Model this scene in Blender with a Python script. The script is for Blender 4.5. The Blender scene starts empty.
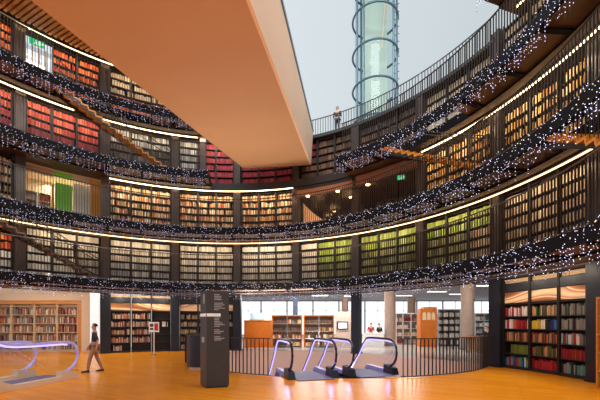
import bpy, math, random
from mathutils import Vector, Matrix, Quaternion
rng = random.Random(7)
scene = bpy.context.scene
col = scene.collection
PI = math.pi

# ------------------------------------------------------------------ camera solve (metres, floor z = 0)
F = 346.0; HY = 323.4; EYE = 1.68
CX, CY, RC = -4.05, 8.98, 12.6          # drum centre and column radius
T0, DT = -50.5, 17.07                    # first column seen and the angle between columns
RE = 10.75                               # gallery edge
FL = {1: 3.92, 2: 7.10, 3: 10.30, 4: 13.50, 5: 16.70}
def cth(k): return T0 + DT * k
def pol(t, r, z=0.0):
    a = math.radians(t)
    return Vector((CX + r * math.sin(a), CY + r * math.cos(a), z))
def pz(px, py, Z):
    return Vector(((px - 300) / F * Z, Z, EYE + (HY - py) / F * Z))
def th(px, r):
    u = (px - 300) / F
    A = u * u + 1; B = -2 * (u * CX + CY); C = CX * CX + CY * CY - r * r
    Z = (-B + math.sqrt(B * B - 4 * A * C)) / (2 * A)
    return math.degrees(math.atan2(u * Z - CX, Z - CY)), Z

# ------------------------------------------------------------------ materials
def new_mat(name):
    m = bpy.data.materials.new(name); m.use_nodes = True
    nt = m.node_tree; nt.nodes.clear()
    out = nt.nodes.new('ShaderNodeOutputMaterial')
    return m, nt, out
def lin(c):
    return tuple((x / 255 / 12.92) if x / 255 <= .04045 else ((x / 255 + .055) / 1.055) ** 2.4 for x in c)
def mat(name, rgb, rough=.5, metal=0., var=.12, scale=8., emit=0., ergb=None, spec=.5, stretch=(1, 1, 1)):
    m, nt, out = new_mat(name)
    b = nt.nodes.new('ShaderNodeBsdfPrincipled'); nt.links.new(b.outputs[0], out.inputs[0])
    c = lin(rgb)
    b.inputs['Roughness'].default_value = rough; b.inputs['Metallic'].default_value = metal
    b.inputs['Specular IOR Level'].default_value = spec
    tc = nt.nodes.new('ShaderNodeTexCoord'); mp = nt.nodes.new('ShaderNodeMapping')
    mp.inputs['Scale'].default_value = stretch
    nz = nt.nodes.new('ShaderNodeTexNoise'); nz.inputs['Scale'].default_value = scale
    rp = nt.nodes.new('ShaderNodeValToRGB')
    rp.color_ramp.elements[0].position = .3; rp.color_ramp.elements[1].position = .7
    rp.color_ramp.elements[0].color = tuple(x * (1 - var) for x in c) + (1,)
    rp.color_ramp.elements[1].color = tuple(min(1, x * (1 + var)) for x in c) + (1,)
    nt.links.new(tc.outputs['Object'], mp.inputs[0]); nt.links.new(mp.outputs[0], nz.inputs['Vector'])
    nt.links.new(nz.outputs['Fac'], rp.inputs[0]); nt.links.new(rp.outputs[0], b.inputs['Base Color'])
    if emit:
        b.inputs['Emission Color'].default_value = lin(ergb or rgb) + (1,)
        b.inputs['Emission Strength'].default_value = emit
    return m
def emat(name, rgb, s, sample=True):
    m, nt, out = new_mat(name)
    e = nt.nodes.new('ShaderNodeEmission'); e.inputs[0].default_value = lin(rgb) + (1,); e.inputs[1].default_value = s
    nt.links.new(e.outputs[0], out.inputs[0])
    if not sample: m.cycles.emission_sampling = 'NONE'
    return m
def attr_mat(name, rough=.6):
    m, nt, out = new_mat(name)
    b = nt.nodes.new('ShaderNodeBsdfPrincipled'); b.inputs['Roughness'].default_value = rough
    b.inputs['Specular IOR Level'].default_value = .25
    a = nt.nodes.new('ShaderNodeAttribute'); a.attribute_name = 'Col'
    nt.links.new(a.outputs['Color'], b.inputs['Base Color']); nt.links.new(b.outputs[0], out.inputs[0])
    return m
def objcol_mat(name, rough=.55):
    m, nt, out = new_mat(name)
    b = nt.nodes.new('ShaderNodeBsdfPrincipled'); b.inputs['Roughness'].default_value = rough
    b.inputs['Specular IOR Level'].default_value = .3
    a = nt.nodes.new('ShaderNodeObjectInfo')
    nt.links.new(a.outputs['Color'], b.inputs['Base Color']); nt.links.new(b.outputs[0], out.inputs[0])
    return m
def glass_mat(name, tint, frac=.85):
    m, nt, out = new_mat(name)
    t = nt.nodes.new('ShaderNodeBsdfTransparent'); t.inputs[0].default_value = tint + (1,)
    g = nt.nodes.new('ShaderNodeBsdfGlossy'); g.inputs['Roughness'].default_value = .05
    g.inputs[0].default_value = (.9, .95, 1, 1)
    mx = nt.nodes.new('ShaderNodeMixShader'); mx.inputs[0].default_value = 1 - frac
    nt.links.new(t.outputs[0], mx.inputs[1]); nt.links.new(g.outputs[0], mx.inputs[2]); nt.links.new(mx.outputs[0], out.inputs[0])
    return m

def wave_art(name):
    m, nt, out = new_mat(name)
    b = nt.nodes.new('ShaderNodeBsdfPrincipled'); b.inputs['Roughness'].default_value = .6
    tc = nt.nodes.new('ShaderNodeNewGeometry'); mp = nt.nodes.new('ShaderNodeMapping')
    mp.inputs['Scale'].default_value = (.55, .55, 1.5)
    w = nt.nodes.new('ShaderNodeTexWave'); w.wave_type = 'BANDS'; w.bands_direction = 'Z'
    w.inputs['Scale'].default_value = .34; w.inputs['Distortion'].default_value = 9
    w.inputs['Detail'].default_value = 1.0; w.inputs['Detail Scale'].default_value = 1.3
    rp = nt.nodes.new('ShaderNodeValToRGB'); cr = rp.color_ramp
    cols = [(0, (120, 80, 55)), (.22, (170, 105, 60)), (.42, (212, 134, 66)), (.55, (255, 235, 200)), (.66, (190, 112, 56)), (.85, (205, 170, 145)), (1, (250, 205, 150))]
    cr.elements[0].color = lin(cols[0][1]) + (1,); cr.elements[0].position = 0
    cr.elements[1].color = lin(cols[-1][1]) + (1,); cr.elements[1].position = 1
    for p, c in cols[1:-1]:
        e = cr.elements.new(p); e.color = lin(c) + (1,)
    nt.links.new(tc.outputs['Position'], mp.inputs[0]); nt.links.new(mp.outputs[0], w.inputs[0])
    nt.links.new(w.outputs['Fac'], rp.inputs[0]); nt.links.new(rp.outputs[0], b.inputs['Base Color'])
    nt.links.new(rp.outputs[0], b.inputs['Emission Color']); b.inputs['Emission Strength'].default_value = .22  # faint glow added to the art's own colours to brighten it
    nt.links.new(b.outputs[0], out.inputs[0])
    return m

def parquet(name):
    m, nt, out = new_mat(name)
    b = nt.nodes.new('ShaderNodeBsdfPrincipled')
    tc = nt.nodes.new('ShaderNodeTexCoord'); mp = nt.nodes.new('ShaderNodeMapping')
    mp.inputs['Rotation'].default_value = (0, 0, math.radians(28))
    br = nt.nodes.new('ShaderNodeTexBrick'); br.inputs['Scale'].default_value = 1.0
    br.inputs['Brick Width'].default_value = 1.6; br.inputs['Row Height'].default_value = .14
    br.inputs['Mortar Size'].default_value = .004; br.inputs['Mortar Smooth'].default_value = .3
    br.inputs['Color1'].default_value = lin((248, 158, 26)) + (1,)
    br.inputs['Color2'].default_value = lin((236, 140, 16)) + (1,)
    br.inputs['Mortar'].default_value = lin((180, 96, 10)) + (1,)
    nz = nt.nodes.new('ShaderNodeTexNoise'); nz.inputs['Scale'].default_value = .8; nz.inputs['Detail'].default_value = 4
    mx = nt.nodes.new('ShaderNodeMix'); mx.data_type = 'RGBA'; mx.blend_type = 'MULTIPLY'; mx.inputs[0].default_value = .5
    rp = nt.nodes.new('ShaderNodeValToRGB')
    rp.color_ramp.elements[0].position = .3; rp.color_ramp.elements[0].color = (.9, .85, .75, 1)
    rp.color_ramp.elements[1].position = .7; rp.color_ramp.elements[1].color = (1.15, 1.05, 1, 1)
    nt.links.new(tc.outputs['Object'], mp.inputs[0]); nt.links.new(mp.outputs[0], br.inputs['Vector'])
    nt.links.new(tc.outputs['Object'], nz.inputs['Vector']); nt.links.new(nz.outputs['Fac'], rp.inputs[0])
    nt.links.new(br.outputs['Color'], mx.inputs[6]); nt.links.new(rp.outputs[0], mx.inputs[7])
    nt.links.new(mx.outputs[2], b.inputs['Base Color'])
    b.inputs['Roughness'].default_value = .27; b.inputs['Specular IOR Level'].default_value = .25
    nt.links.new(b.outputs[0], out.inputs[0])
    return m

M = {}
M['black'] = mat('black_steel', (36, 33, 36), .45, var=.2)
M['case'] = mat('black_shelf_board', (40, 34, 34), .5, var=.15)
M['column'] = mat('dark_steel_column', (84, 72, 68), .35, .4, var=.1)
M['columnlow'] = mat('dark_blue_column', (34, 36, 48), .4, .2, var=.1)
M['columnblue'] = mat('blue_column', (70, 84, 116), .5)
M['rail'] = mat('bronze_rail', (62, 52, 46), .35, .5, var=.1)
M['railgrey'] = mat('grey_terrace_rail', (96, 98, 100), .4, .4, var=.1)
M['soffit'] = mat('brown_soffit', (84, 56, 37), .5, var=.25, scale=1.2)
M['walkway'] = mat('gallery_floor', (70, 55, 45), .6)
M['fascia'] = mat('black_fascia', (17, 15, 19), .8, spec=.15)
M['wallblack'] = mat('black_wall', (30, 26, 26), .7)
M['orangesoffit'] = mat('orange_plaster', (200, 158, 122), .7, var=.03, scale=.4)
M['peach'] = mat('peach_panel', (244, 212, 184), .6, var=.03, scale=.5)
M['bluecap'] = mat('blue_grey_cap', (92, 112, 138), .3, .3)
M['slat'] = mat('oak_slat', (196, 138, 72), .5, var=.12, scale=3)
M['slatdark'] = mat('slat_gap', (48, 26, 14), .8)
M['floor'] = parquet('parquet')
M['floorpale'] = mat('pale_stone_floor', (222, 208, 196), .22, var=.06, scale=.7)
M['voidwall'] = mat('pink_beige_plaster', (214, 178, 160), .7, var=.05, scale=.6, emit=.12)  # slight glow added to the plaster, lifting it out of the void's shade
M['beige'] = mat('beige_wall', (226, 198, 168), .7, var=.03, scale=.6)
M['white'] = mat('white_wall', (240, 238, 232), .6, var=.02)
M['wood'] = mat('honey_wood', (206, 134, 48), .4, var=.15, scale=2, stretch=(1, 1, 6))
M['woodpale'] = mat('pale_wood_shelf', (206, 176, 138), .5, var=.1)
M['orangewood'] = mat('orange_wood', (206, 108, 16), .5, var=.1, scale=2)
M['steel'] = mat('brushed_steel', (190, 194, 200), .25, .9, var=.05)
M['steelblue'] = mat('blue_grey_steel', (96, 124, 138), .4, .4, var=.1)
M['rubber'] = mat('black_rubber', (26, 26, 34), .3, var=.05)
M['purple'] = mat('violet_lit_strip', (190, 180, 255), .3, emit=1.6, ergb=(170, 160, 255))
M['paleglow'] = mat('pale_violet_rail', (170, 165, 215), .3, .3, emit=.25, ergb=(180, 175, 255))
M['plate'] = mat('grooved_plate', (112, 106, 132), .5, .2)
M['backbrown'] = mat('brown_back', (136, 100, 80), .7)
M['skirt'] = mat('violet_glow_skirt', (150, 146, 184), .35, .3, emit=.12, ergb=(150, 140, 255))  # violet light on the skirt put into its colour and a faint glow
M['glass'] = glass_mat('balustrade_glass', (.93, .95, 1.0), .88)
M['towerglass'] = glass_mat('lift_glass', (.84, .90, .89), .985)
M['concrete'] = mat('concrete', (160, 136, 120), .7, var=.08, scale=3)
M['ceilgrey'] = mat('grey_ceiling', (120, 118, 124), .8, var=.1)
M['totem'] = mat('charcoal_sign', (58, 56, 57), .4, var=.06)
M['totemside'] = mat('charcoal_sign_side', (44, 42, 44), .35, var=.06)
M['text'] = mat('sign_lettering', (165, 165, 165), .6, emit=.1)
M['green'] = mat('green_panel', (110, 190, 50), .5, var=.05, emit=.12)
M['exit'] = mat('exit_green', (40, 170, 110), .5, emit=.8, ergb=(40, 190, 120))
M['ochre'] = mat('ochre_panel', (214, 140, 40), .5, var=.06, emit=.08)
M['red'] = mat('red_panel', (200, 40, 50), .5)
M['strip'] = emat('warm_light_strip', (255, 222, 170), 8.0)
M['stripwarm'] = emat('amber_light_strip', (255, 206, 150), 4.0)
M['stripdim'] = emat('warm_light_strip_dim', (255, 214, 160), 3.0)
M['bulb'] = emat('downlight_bulb', (255, 206, 130), 14.0)
M['star'] = emat('fairy_bulb', (210, 210, 255), 2.6, sample=False)
M['starwarm'] = emat('fairy_bulb_warm', (255, 226, 205), 1.7, sample=False)
M['pane'] = emat('daylight_pane', (245, 250, 255), 1.6)
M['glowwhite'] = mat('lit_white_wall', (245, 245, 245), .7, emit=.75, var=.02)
M['tube'] = emat('ceiling_tube', (255, 250, 245), 3.0)
M['books'] = attr_mat('book_cloth')
M['bookobj'] = objcol_mat('book_cover')
M['pages'] = mat('page_edge', (232, 222, 200), .8)
M['art'] = wave_art('wavy_wood_art')
M['lamplit'] = mat('lit_fixture', (190, 160, 120), .5, emit=.12, ergb=(255, 205, 140))
M['skin'] = mat('skin', (206, 160, 132), .6, var=.05)
M['hair'] = mat('dark_hair', (34, 26, 24), .6)
M['shirtgrey'] = mat('dark_grey_top', (58, 58, 70), .8)
M['shirtred'] = mat('red_top', (176, 40, 46), .8)
M['shirtblack'] = mat('black_top', (30, 30, 36), .8)
M['trousers'] = mat('tan_trousers', (170, 128, 96), .8)
M['jeans'] = mat('dark_trousers', (40, 42, 56), .8)
M['shoe'] = mat('black_shoe', (22, 20, 22), .5)
M['leaf'] = mat('green_leaf', (70, 130, 50), .5, var=.3)
M['navy'] = mat('navy_laminate', (32, 34, 48), .35)
M['tread'] = mat('orange_tread', (214, 138, 46), .4, var=.12, emit=.06)
M['treaddim'] = mat('dimmed_tread', (120, 84, 56), .5)  # dim light put into the tread colour, orange turned brown
M['stringer'] = mat('black_stringer', (26, 22, 20), .4)
M['terrace'] = mat('terrace_wall', (58, 54, 54), .6)
M['cream'] = mat('cream_box', (226, 214, 184), .7)

# ------------------------------------------------------------------ mesh builder
class MB:
    def __init__(s): s.v = []; s.f = []; s.m = []; s.c = []
    def quad(s, a, b, c, d, m=0, colr=None):
        i = len(s.v); s.v += [tuple(a), tuple(b), tuple(c), tuple(d)]; s.f.append((i, i + 1, i + 2, i + 3)); s.m.append(m); s.c.append(colr)
    def poly(s, pts, m=0):
        i = len(s.v); s.v += [tuple(p) for p in pts]; s.f.append(tuple(range(i, i + len(pts)))); s.m.append(m); s.c.append(None)
    def hexa(s, p, m=0, colr=None, skip=()):
        # p: 4 bottom, 4 top
        i = len(s.v); s.v += [tuple(x) for x in p]
        fs = [(3, 2, 1, 0), (4, 5, 6, 7), (0, 1, 5, 4), (1, 2, 6, 5), (2, 3, 7, 6), (3, 0, 4, 7)]
        for q, f in enumerate(fs):
            if q in skip: continue
            s.f.append(tuple(i + k for k in f)); s.m.append(m); s.c.append(colr)
    def box(s, x0, x1, y0, y1, z0, z1, m=0, T=None, colr=None, skip=()):
        p = [Vector(q) for q in ((x0, y0, z0), (x1, y0, z0), (x1, y1, z0), (x0, y1, z0), (x0, y0, z1), (x1, y0, z1), (x1, y1, z1), (x0, y1, z1))]
        if T is not None: p = [T @ q for q in p]
        s.hexa(p, m, colr, skip)
    def sector(s, t0, t1, r0, r1, z0, z1, m=0, step=1.5, mt=None, mb=None, z0b=None, z1b=None):
        n = max(1, int(abs(t1 - t0) / step + .5))
        mt = m if mt is None else mt; mb = m if mb is None else mb
        z0b = z0 if z0b is None else z0b; z1b = z1 if z1b is None else z1b
        i = len(s.v)
        for k in range(n + 1):
            t = t0 + (t1 - t0) * k / n; u = k / n
            a = z0 + (z0b - z0) * u; b = z1 + (z1b - z1) * u
            s.v += [tuple(pol(t, r0, a)), tuple(pol(t, r1, a)), tuple(pol(t, r1, b)), tuple(pol(t, r0, b))]
        def add(f, mm): s.f.append(f); s.m.append(mm); s.c.append(None)
        for k in range(n):
            a = i + 4 * k; b = a + 4
            add((a, a + 1, b + 1, b), mb); add((a + 1, a + 2, b + 2, b + 1), m); add((a + 2, a + 3, b + 3, b + 2), mt); add((a + 3, a, b, b + 3), m)
        add((i, i + 3, i + 2, i + 1), m); e = i + 4 * n; add((e, e + 1, e + 2, e + 3), m)
    def tube(s, pts, r, n=6, m=0, closed=False, flat=1.0):
        pts = [Vector(p) for p in pts]; L = len(pts); i = len(s.v)
        up0 = Vector((0, 0, 1))
        for k, p in enumerate(pts):
            if closed: d = pts[(k + 1) % L] - pts[k - 1]
            else: d = pts[min(k + 1, L - 1)] - pts[max(k - 1, 0)]
            d.normalize()
            up = up0 if abs(d.z) < .95 else Vector((1, 0, 0)) if abs(d.x) < .9 else Vector((0, 1, 0))
            a = d.cross(up).normalized(); b = a.cross(d)
            for j in range(n):
                q = 2 * PI * j / n
                s.v.append(tuple(p + a * (r * math.cos(q)) + b * (r * flat * math.sin(q))))
        for k in range(L if closed else L - 1):
            k2 = (k + 1) % L
            for j in range(n):
                j2 = (j + 1) % n
                s.f.append((i + k * n + j, i + k * n + j2, i + k2 * n + j2, i + k2 * n + j)); s.m.append(m); s.c.append(None)
        if not closed:
            s.f.append(tuple(i + j for j in range(n))[::-1]); s.m.append(m); s.c.append(None)
            s.f.append(tuple(i + (L - 1) * n + j for j in range(n))); s.m.append(m); s.c.append(None)
    def cyl(s, c, r, z0, z1, n=24, m=0, r1=None):
        r1 = r if r1 is None else r1; i = len(s.v)
        for z, q in ((z0, r), (z1, r1)):
            for j in range(n):
                a = 2 * PI * j / n; s.v.append((c[0] + q * math.cos(a), c[1] + q * math.sin(a), z))
        for j in range(n):
            j2 = (j + 1) % n; s.f.append((i + j, i + j2, i + n + j2, i + n + j)); s.m.append(m); s.c.append(None)
        s.f.append(tuple(i + j for j in range(n))[::-1]); s.m.append(m); s.c.append(None)
        s.f.append(tuple(i + n + j for j in range(n))); s.m.append(m); s.c.append(None)
    def octa(s, p, r, m=0):
        i = len(s.v); x, y, z = p
        s.v += [(x + r, y, z), (x, y + r, z), (x - r, y, z), (x, y - r, z), (x, y, z + r), (x, y, z - r)]
        for a in range(4):
            b = (a + 1) % 4
            s.f += [(i + a, i + b, i + 4), (i + b, i + a, i + 5)]; s.m += [m, m]; s.c += [None, None]
    def mesh(s, name, mats):
        me = bpy.data.meshes.new(name); me.from_pydata(s.v, [], s.f)
        if not isinstance(mats, (list, tuple)): mats = [mats]
        for x in mats: me.materials.append(x)
        me.polygons.foreach_set('material_index', s.m)
        if any(c is not None for c in s.c):
            a = me.color_attributes.new('Col', 'FLOAT_COLOR', 'CORNER'); buf = []
            for f, c in zip(s.f, s.c):
                buf += list((c or (.5, .5, .5)) + (1.0,)) * len(f)
            a.data.foreach_set('color', buf)
        me.update(); return me
    def build(s, name, mats, parent=None):
        return link(name, s.mesh(name, mats), parent)
def link(name, me, parent=None):
    o = bpy.data.objects.new(name, me); col.objects.link(o)
    if parent is not None: o.parent = parent
    return o
def thing(name, label, cat, loc=(0, 0, 0), rz=0, group=None):
    o = bpy.data.objects.new(name, None); col.objects.link(o); o.empty_display_size = .2
    o.location = loc; o.rotation_euler = (0, 0, rz)
    o['label'] = label; o['category'] = cat
    if group: o['group'] = group
    return o
def tag(o, label, cat, group=None, kind=None):
    o['label'] = label; o['category'] = cat
    if group: o['group'] = group
    if kind: o['kind'] = kind
    return o
def structure(o, label=None):
    o['kind'] = 'structure'
    if label: o['label'] = label
    return o
ORD = ['first', 'second', 'third', 'fourth', 'fifth', 'sixth', 'seventh', 'eighth', 'ninth', 'tenth', 'eleventh', 'twelfth',
       'thirteenth', 'fourteenth', 'fifteenth', 'sixteenth', 'seventeenth', 'eighteenth', 'nineteenth', 'twentieth',
       'twenty-first', 'twenty-second', 'twenty-third', 'twenty-fourth', 'twenty-fifth', 'twenty-sixth', 'twenty-seventh', 'twenty-eighth', 'twenty-ninth', 'thirtieth']
GAL = {1: 'lowest gallery', 2: 'second gallery', 3: 'third gallery', 4: 'top gallery'}

# ------------------------------------------------------------------ slabs, fascias, soffits
TL, TR_ = -76.0, 112.0
RANGES = {1: [(TL, TR_)], 2: [(TL, TR_)], 3: [(TL, -6.3), (33.4, TR_)], 4: [(TL, -9.5), (72.5, TR_)]}
HOLES = {1: [], 2: [(-63, -41), (85, 106)], 3: [(45, 66)], 4: [(-45, -22)]}
def cut(rs, hs):
    out = []
    for a, b in rs:
        cur = a
        for h0, h1 in sorted(hs):
            if h1 <= cur or h0 >= b: continue
            if h0 > cur: out.append((cur, h0))
            cur = h1
        if cur < b: out.append((cur, b))
    return out
for L in (1, 2, 3, 4):
    z = FL[L]
    mb = MB()
    for a, b in RANGES[L]:
        mb.sector(a, b, 11.78, 13.05, z - .42, z, 0, mt=1, mb=2)
        mb.sector(a, b, RE, RE + .10, z - .34, z + .04, 0)
    for a, b in cut(RANGES[L], HOLES[L]):
        mb.sector(a, b, RE + .10, 11.78, z - .33, z, 0, mt=1, mb=2)
    # radial beams under the soffit
    for a, b in RANGES[L]:
        k = -3
        while k < 24:
            t = T0 + DT * k / 2
            if a + .5 < t < b - .5 and not any(h0 - 1 < t < h1 + 1 for h0, h1 in HOLES[L]):
                mb.sector(t - .4, t + .4, RE + .1, 11.8, z - .40, z - .335, 0)
            k += 1
    structure(mb.build('gallery_slab', [M['fascia'], M['walkway'], M['soffit']]))
    # fairy light net
    st = MB()
    for a, b in RANGES[L]:
        arc = math.radians(b - a) * RE
        n = int(arc * 52)
        for i in range(n):
            t = rng.uniform(a, b)
            zz = z + .10 - (rng.random() ** 1.25) * 1.0
            st.octa(pol(t, RE - .02 - rng.random() * .10, zz), rng.uniform(.007, .017), rng.choice((0, 0, 1)))
        n = int(arc / .17)
        for i in range(n):
            t = a + (b - a) * (i + rng.random() * .6) / n
            l = rng.uniform(.2, .8); r = RE - .03
            st.tube([pol(t, r, z - .32), pol(t, r, z - .32 - l)], .006, 3, 2)
            for q in range(int(l / .13)):
                st.octa(pol(t, r, z - .38 - q * .13 - rng.random() * .06), .0135, 0)
    o = st.build('fairy_lights', [M['star'], M['starwarm'], M['rubber']])
    tag(o, 'net of tiny white fairy lights draped along the edge of the ' + GAL[L], 'fairy lights', kind='stuff')

# light strips under the slabs
def strip(name, a, b, z, label, m, r=12.26):
    mb = MB(); n = max(2, int(abs(b - a) / 1.2))
    mb.tube([pol(a + (b - a) * i / n, r, z) for i in range(n + 1)], .026, 6, 0)
    t = thing(name, label, 'light strip')
    mb.build('diffuser', m, t)
    h = MB(); h.sector(a, b, r - .05, r + .05, z + .035, z + .075, 0)
    h.build('housing', M['black'], t)
strip('light_strip', TL, TR_, FL[2] - .52, 'long warm light strip curving around under the second gallery', M['stripwarm'])
strip('light_strip', -32.5, 17.2, FL[3] - .52, 'warm light strip above the brightly lit pale books of second gallery', M['strip'])
strip('light_strip', 53, TR_, FL[3] - .52, 'warm light strip above the yellow-lit books at the right of second gallery', M['strip'])
strip('light_strip', TL, -40.3, FL[4] - .52, 'warm light strip left of the stair above the red books', M['strip'])
strip('light_strip', -35.5, -10.2, FL[4] - .52, 'warm light strip running from the stair to the orange bridge', M['strip'])
strip('light_strip', 74, TR_, FL[4] - .52, 'short warm light strip at the top right behind balusters', M['strip'])
strip('light_strip', TL, -22, FL[5] - .53, 'warm light strip under the oak slat ceiling', M['strip'])
# dim ring light under lowest gallery
# ------------------------------------------------------------------ slat ceiling over the top gallery
mb = MB(); mb.sector(TL, -14, 8.3, 13.2, FL[5] - .30, FL[5] - .1, 0)
structure(mb.build('ceiling', M['slatdark']))
mb = MB()
sdir = Vector((.894, -.447)); snor = Vector((.447, .894)); cen = Vector((CX, CY))
q = -16.0
while q < 16:
    pts_in = []
    u = -14.0
    while u < 14:
        p = cen + snor * q + sdir * u; r = (p - cen).length; tt = math.degrees(math.atan2(p.x - CX, p.y - CY))
        ok = 8.4 < r < 12.1 and TL < tt < -14
        pts_in.append((u, ok)); u += .1
    st_ = None
    for u, ok in pts_in + [(14, False)]:
        if ok and st_ is None: st_ = u
        if not ok and st_ is not None:
            if u - st_ > .3:
                a0 = cen + snor * q + sdir * st_; b0 = cen + snor * q + sdir * (u - .1); w = snor * .065
                z0, z1 = FL[5] - .46, FL[5] - .32
                mb.hexa([(a0.x - w.x, a0.y - w.y, z0), (b0.x - w.x, b0.y - w.y, z0), (b0.x + w.x, b0.y + w.y, z0), (a0.x + w.x, a0.y + w.y, z0),
                         (a0.x - w.x, a0.y - w.y, z1), (b0.x - w.x, b0.y - w.y, z1), (b0.x + w.x, b0.y + w.y, z1), (a0.x + w.x, a0.y + w.y, z1)])
            st_ = None
    q += .21
structure(mb.build('ceiling_slats', M['slat']))

# ------------------------------------------------------------------ drum walls behind the shelves
mb = MB()
for a, b in ((TL, cth(8) + 20),):
    mb.sector(a, b, 13.12, 13.25, FL[1] - .5, FL[2] - .45, 0, step=2)
for a, b in ((TL, cth(0)), (cth(1), cth(4)), (cth(6), TR_)):
    mb.sector(a, b, 13.12, 13.25, FL[2] - .42, FL[3] - .45, 0, step=2)
mb.sector(TL, cth(3), 13.12, 13.25, FL[3] - .42, FL[4] - .45, 0, step=2)
mb.sector(cth(3), cth(7), 13.12, 13.25, FL[3] - .42, 12.55, 0, step=2)
mb.sector(cth(7), TR_, 13.12, 13.25, FL[3] - .42, FL[4] - .45, 0, step=2)
mb.sector(TL, cth(0), 13.12, 13.25, FL[4] - .42, FL[5] - .1, 0, step=2)
mb.sector(th(53, 13.1)[0], -7, 13.12, 13.25, FL[4] - .42, FL[5] - .1, 0, step=2)
structure(mb.build('wall_gallery', M['wallblack']))
# infill below the shelves where the third gallery has no walkway, and the terrace cap on the drum
mb = MB()
mb.sector(-6.3, 33.4, 12.25, 13.05, FL[3] - .46, FL[3] - .03, 0)
structure(mb.build('trim_1', M['case']))
mb = MB()
mb.sector(8, 69, 12.42, 13.3, 12.62, 12.78, 0)
structure(mb.build('trim_2', M['terrace']))
mb = MB(); mb.sector(8, 69, 13.3, 17.5, 12.50, 12.74, 0, step=3)
structure(mb.build('floor_terrace', M['concrete']))

# ------------------------------------------------------------------ columns
for k in range(-1, 10):
    t = cth(k)
    top = FL[5] - .5 if k <= 2 else (12.58 if k <= 6 else FL[4] - .5)
    z0 = 0.0
    if k in (-1, 0, 4, 6): z0 = FL[1] - .4
    o = thing('column', f'dark steel column rising through the galleries, {ORD[k + 1]} from the left', 'column', pol(t, RC, z0), -math.radians(t))
    mb = MB(); w = .2
    if z0 == 0:
        mb2 = MB(); mb2.box(-.24, .24, -.2, .2, 0, FL[1] - .52, 0); mb2.box(-.27, .27, -.23, .23, 0, .08, 0)
        mb2.build('lower_shaft', M['columnlow'], o)
    lev = [FL[1], FL[2], FL[3], FL[4], FL[5]]
    zs = []
    base = FL[1]
    for a, b in zip(lev[:-1], lev[1:]):
        lo = a + .01; hi = min(b - .45, top)
        if hi > lo + .3: zs.append((lo, hi))
    for a, b in zs:
        m2 = MB(); m2.box(-.2, .2, -.16, .16, a - z0, b - z0, 0)
        for x in (-.2, .13): m2.box(x, x + .07, -.2, -.161, a - z0, b - z0, 0)
        m2.build('shaft', M['column'], o)

t = -8.7
o = thing('column', 'short dark column where the third gallery stops beside the orange bridge', 'column', pol(t, 12.2, FL[3] + .01), -math.radians(t))
mb = MB(); mb.box(-.17, .17, -.14, .14, 0, 2.7, 0); mb.build('shaft', M['column'], o)
mb = MB(); mb.box(-.2, .2, -.17, .17, 2.701, 2.76, 0); mb.build('cap', M['black'], o)
# ------------------------------------------------------------------ bookcases of the galleries
SW = DT * 1.0
def case_meshes(h, rows, W=1.05, D=.42):
    r = {}
    b = MB(); b.box(-W / 2, W / 2, D - .02, D, 0, h); r['back_panel'] = b.mesh('back_panel', M['case'])
    b = MB(); b.box(-.013, .013, 0, D - .02, 0, h); b.box(-.018, .018, -.03, 0, 0, h + .1); r['side_panel'] = b.mesh('side_panel', M['case'])
    b = MB(); b.box(-W / 2 + .022, W / 2 - .022, .01, D - .02, 0, .03); r['shelf'] = b.mesh('shelf', M['case'])
    b = MB(); b.box(-W / 2 + .022, W / 2 - .022, .005, D - .02, 0, .06); r['plinth'] = b.mesh('plinth', M['case'])
    return r
PAL = {
 'pale': [(214, 206, 190), (198, 188, 170), (226, 218, 202), (182, 170, 152), (206, 196, 178)],
 'white': [(230, 222, 208), (216, 206, 190), (238, 232, 222)],
 'greyish': [(176, 174, 170), (150, 150, 150), (196, 192, 186), (120, 124, 128)],
 'warm': [(222, 190, 140), (200, 150, 100), (176, 90, 60), (236, 214, 172), (140, 110, 80), (210, 170, 120), (120, 130, 120), (240, 226, 200), (196, 120, 70)],
 'red': [(206, 84, 66), (190, 66, 58), (214, 100, 76), (180, 60, 58), (222, 120, 90)],
 'deepred': [(150, 48, 56), (136, 42, 52), (164, 56, 62), (118, 38, 46)],
 'orange': [(226, 110, 50), (206, 84, 40), (236, 150, 90), (190, 70, 40)],
 'brown': [(104, 78, 60), (90, 66, 52), (122, 92, 72), (80, 58, 48)],
 'green': [(150, 168, 70), (172, 186, 90), (132, 150, 66), (188, 196, 120)],
 'olive': [(130, 136, 84), (112, 116, 76), (150, 150, 100), (160, 150, 110), (96, 92, 66)],
 'tan': [(190, 166, 136), (164, 138, 112), (206, 186, 158), (140, 116, 96), (176, 150, 124)],
 'yellow': [(224, 176, 96), (206, 150, 72), (236, 204, 140), (180, 130, 70), (214, 190, 150), (150, 100, 60)],  # yellow light on these volumes is mixed into their colours
 'beige': [(206, 186, 156), (188, 164, 134), (218, 202, 176)],
 'library': [(150, 60, 56), (206, 196, 180), (176, 120, 84), (120, 92, 84), (90, 96, 110), (222, 206, 180), (190, 90, 70), (140, 140, 136), (200, 160, 120)],
 'dark': [(70, 62, 60), (56, 50, 50), (90, 80, 74), (110, 100, 92)],
}
def pal(name): return lin(rng.choice(PAL[name]))
BK = MB()      # bound volumes of the galleries
GB = MB()      # ordinary small books elsewhere, too many to count
def fill_row(mb, T, x0, x1, y0, z, palname, wmin, wmax, hmin, hmax, depth, gap=0., lean=0.):
    x = x0
    while x < x1 - wmin:
        w = min(rng.uniform(wmin, wmax), x1 - x)
        if rng.random() < gap: x += w * rng.uniform(.6, 2.5); continue
        h = rng.uniform(hmin, hmax); yy = y0 + rng.uniform(0, .03)
        c = pal(palname); f = rng.uniform(.85, 1.12); c = tuple(min(1, q * f) for q in c)
        mb.box(x + .002, x + w - .002, yy, yy + depth, z + .003, z + h, 0, T, c, skip=(0, 4))
        x += w
CASES = {}
for h, rows in ((2.62, 6), (2.2, 5)): CASES[rows] = (case_meshes(h, rows), h)
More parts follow.
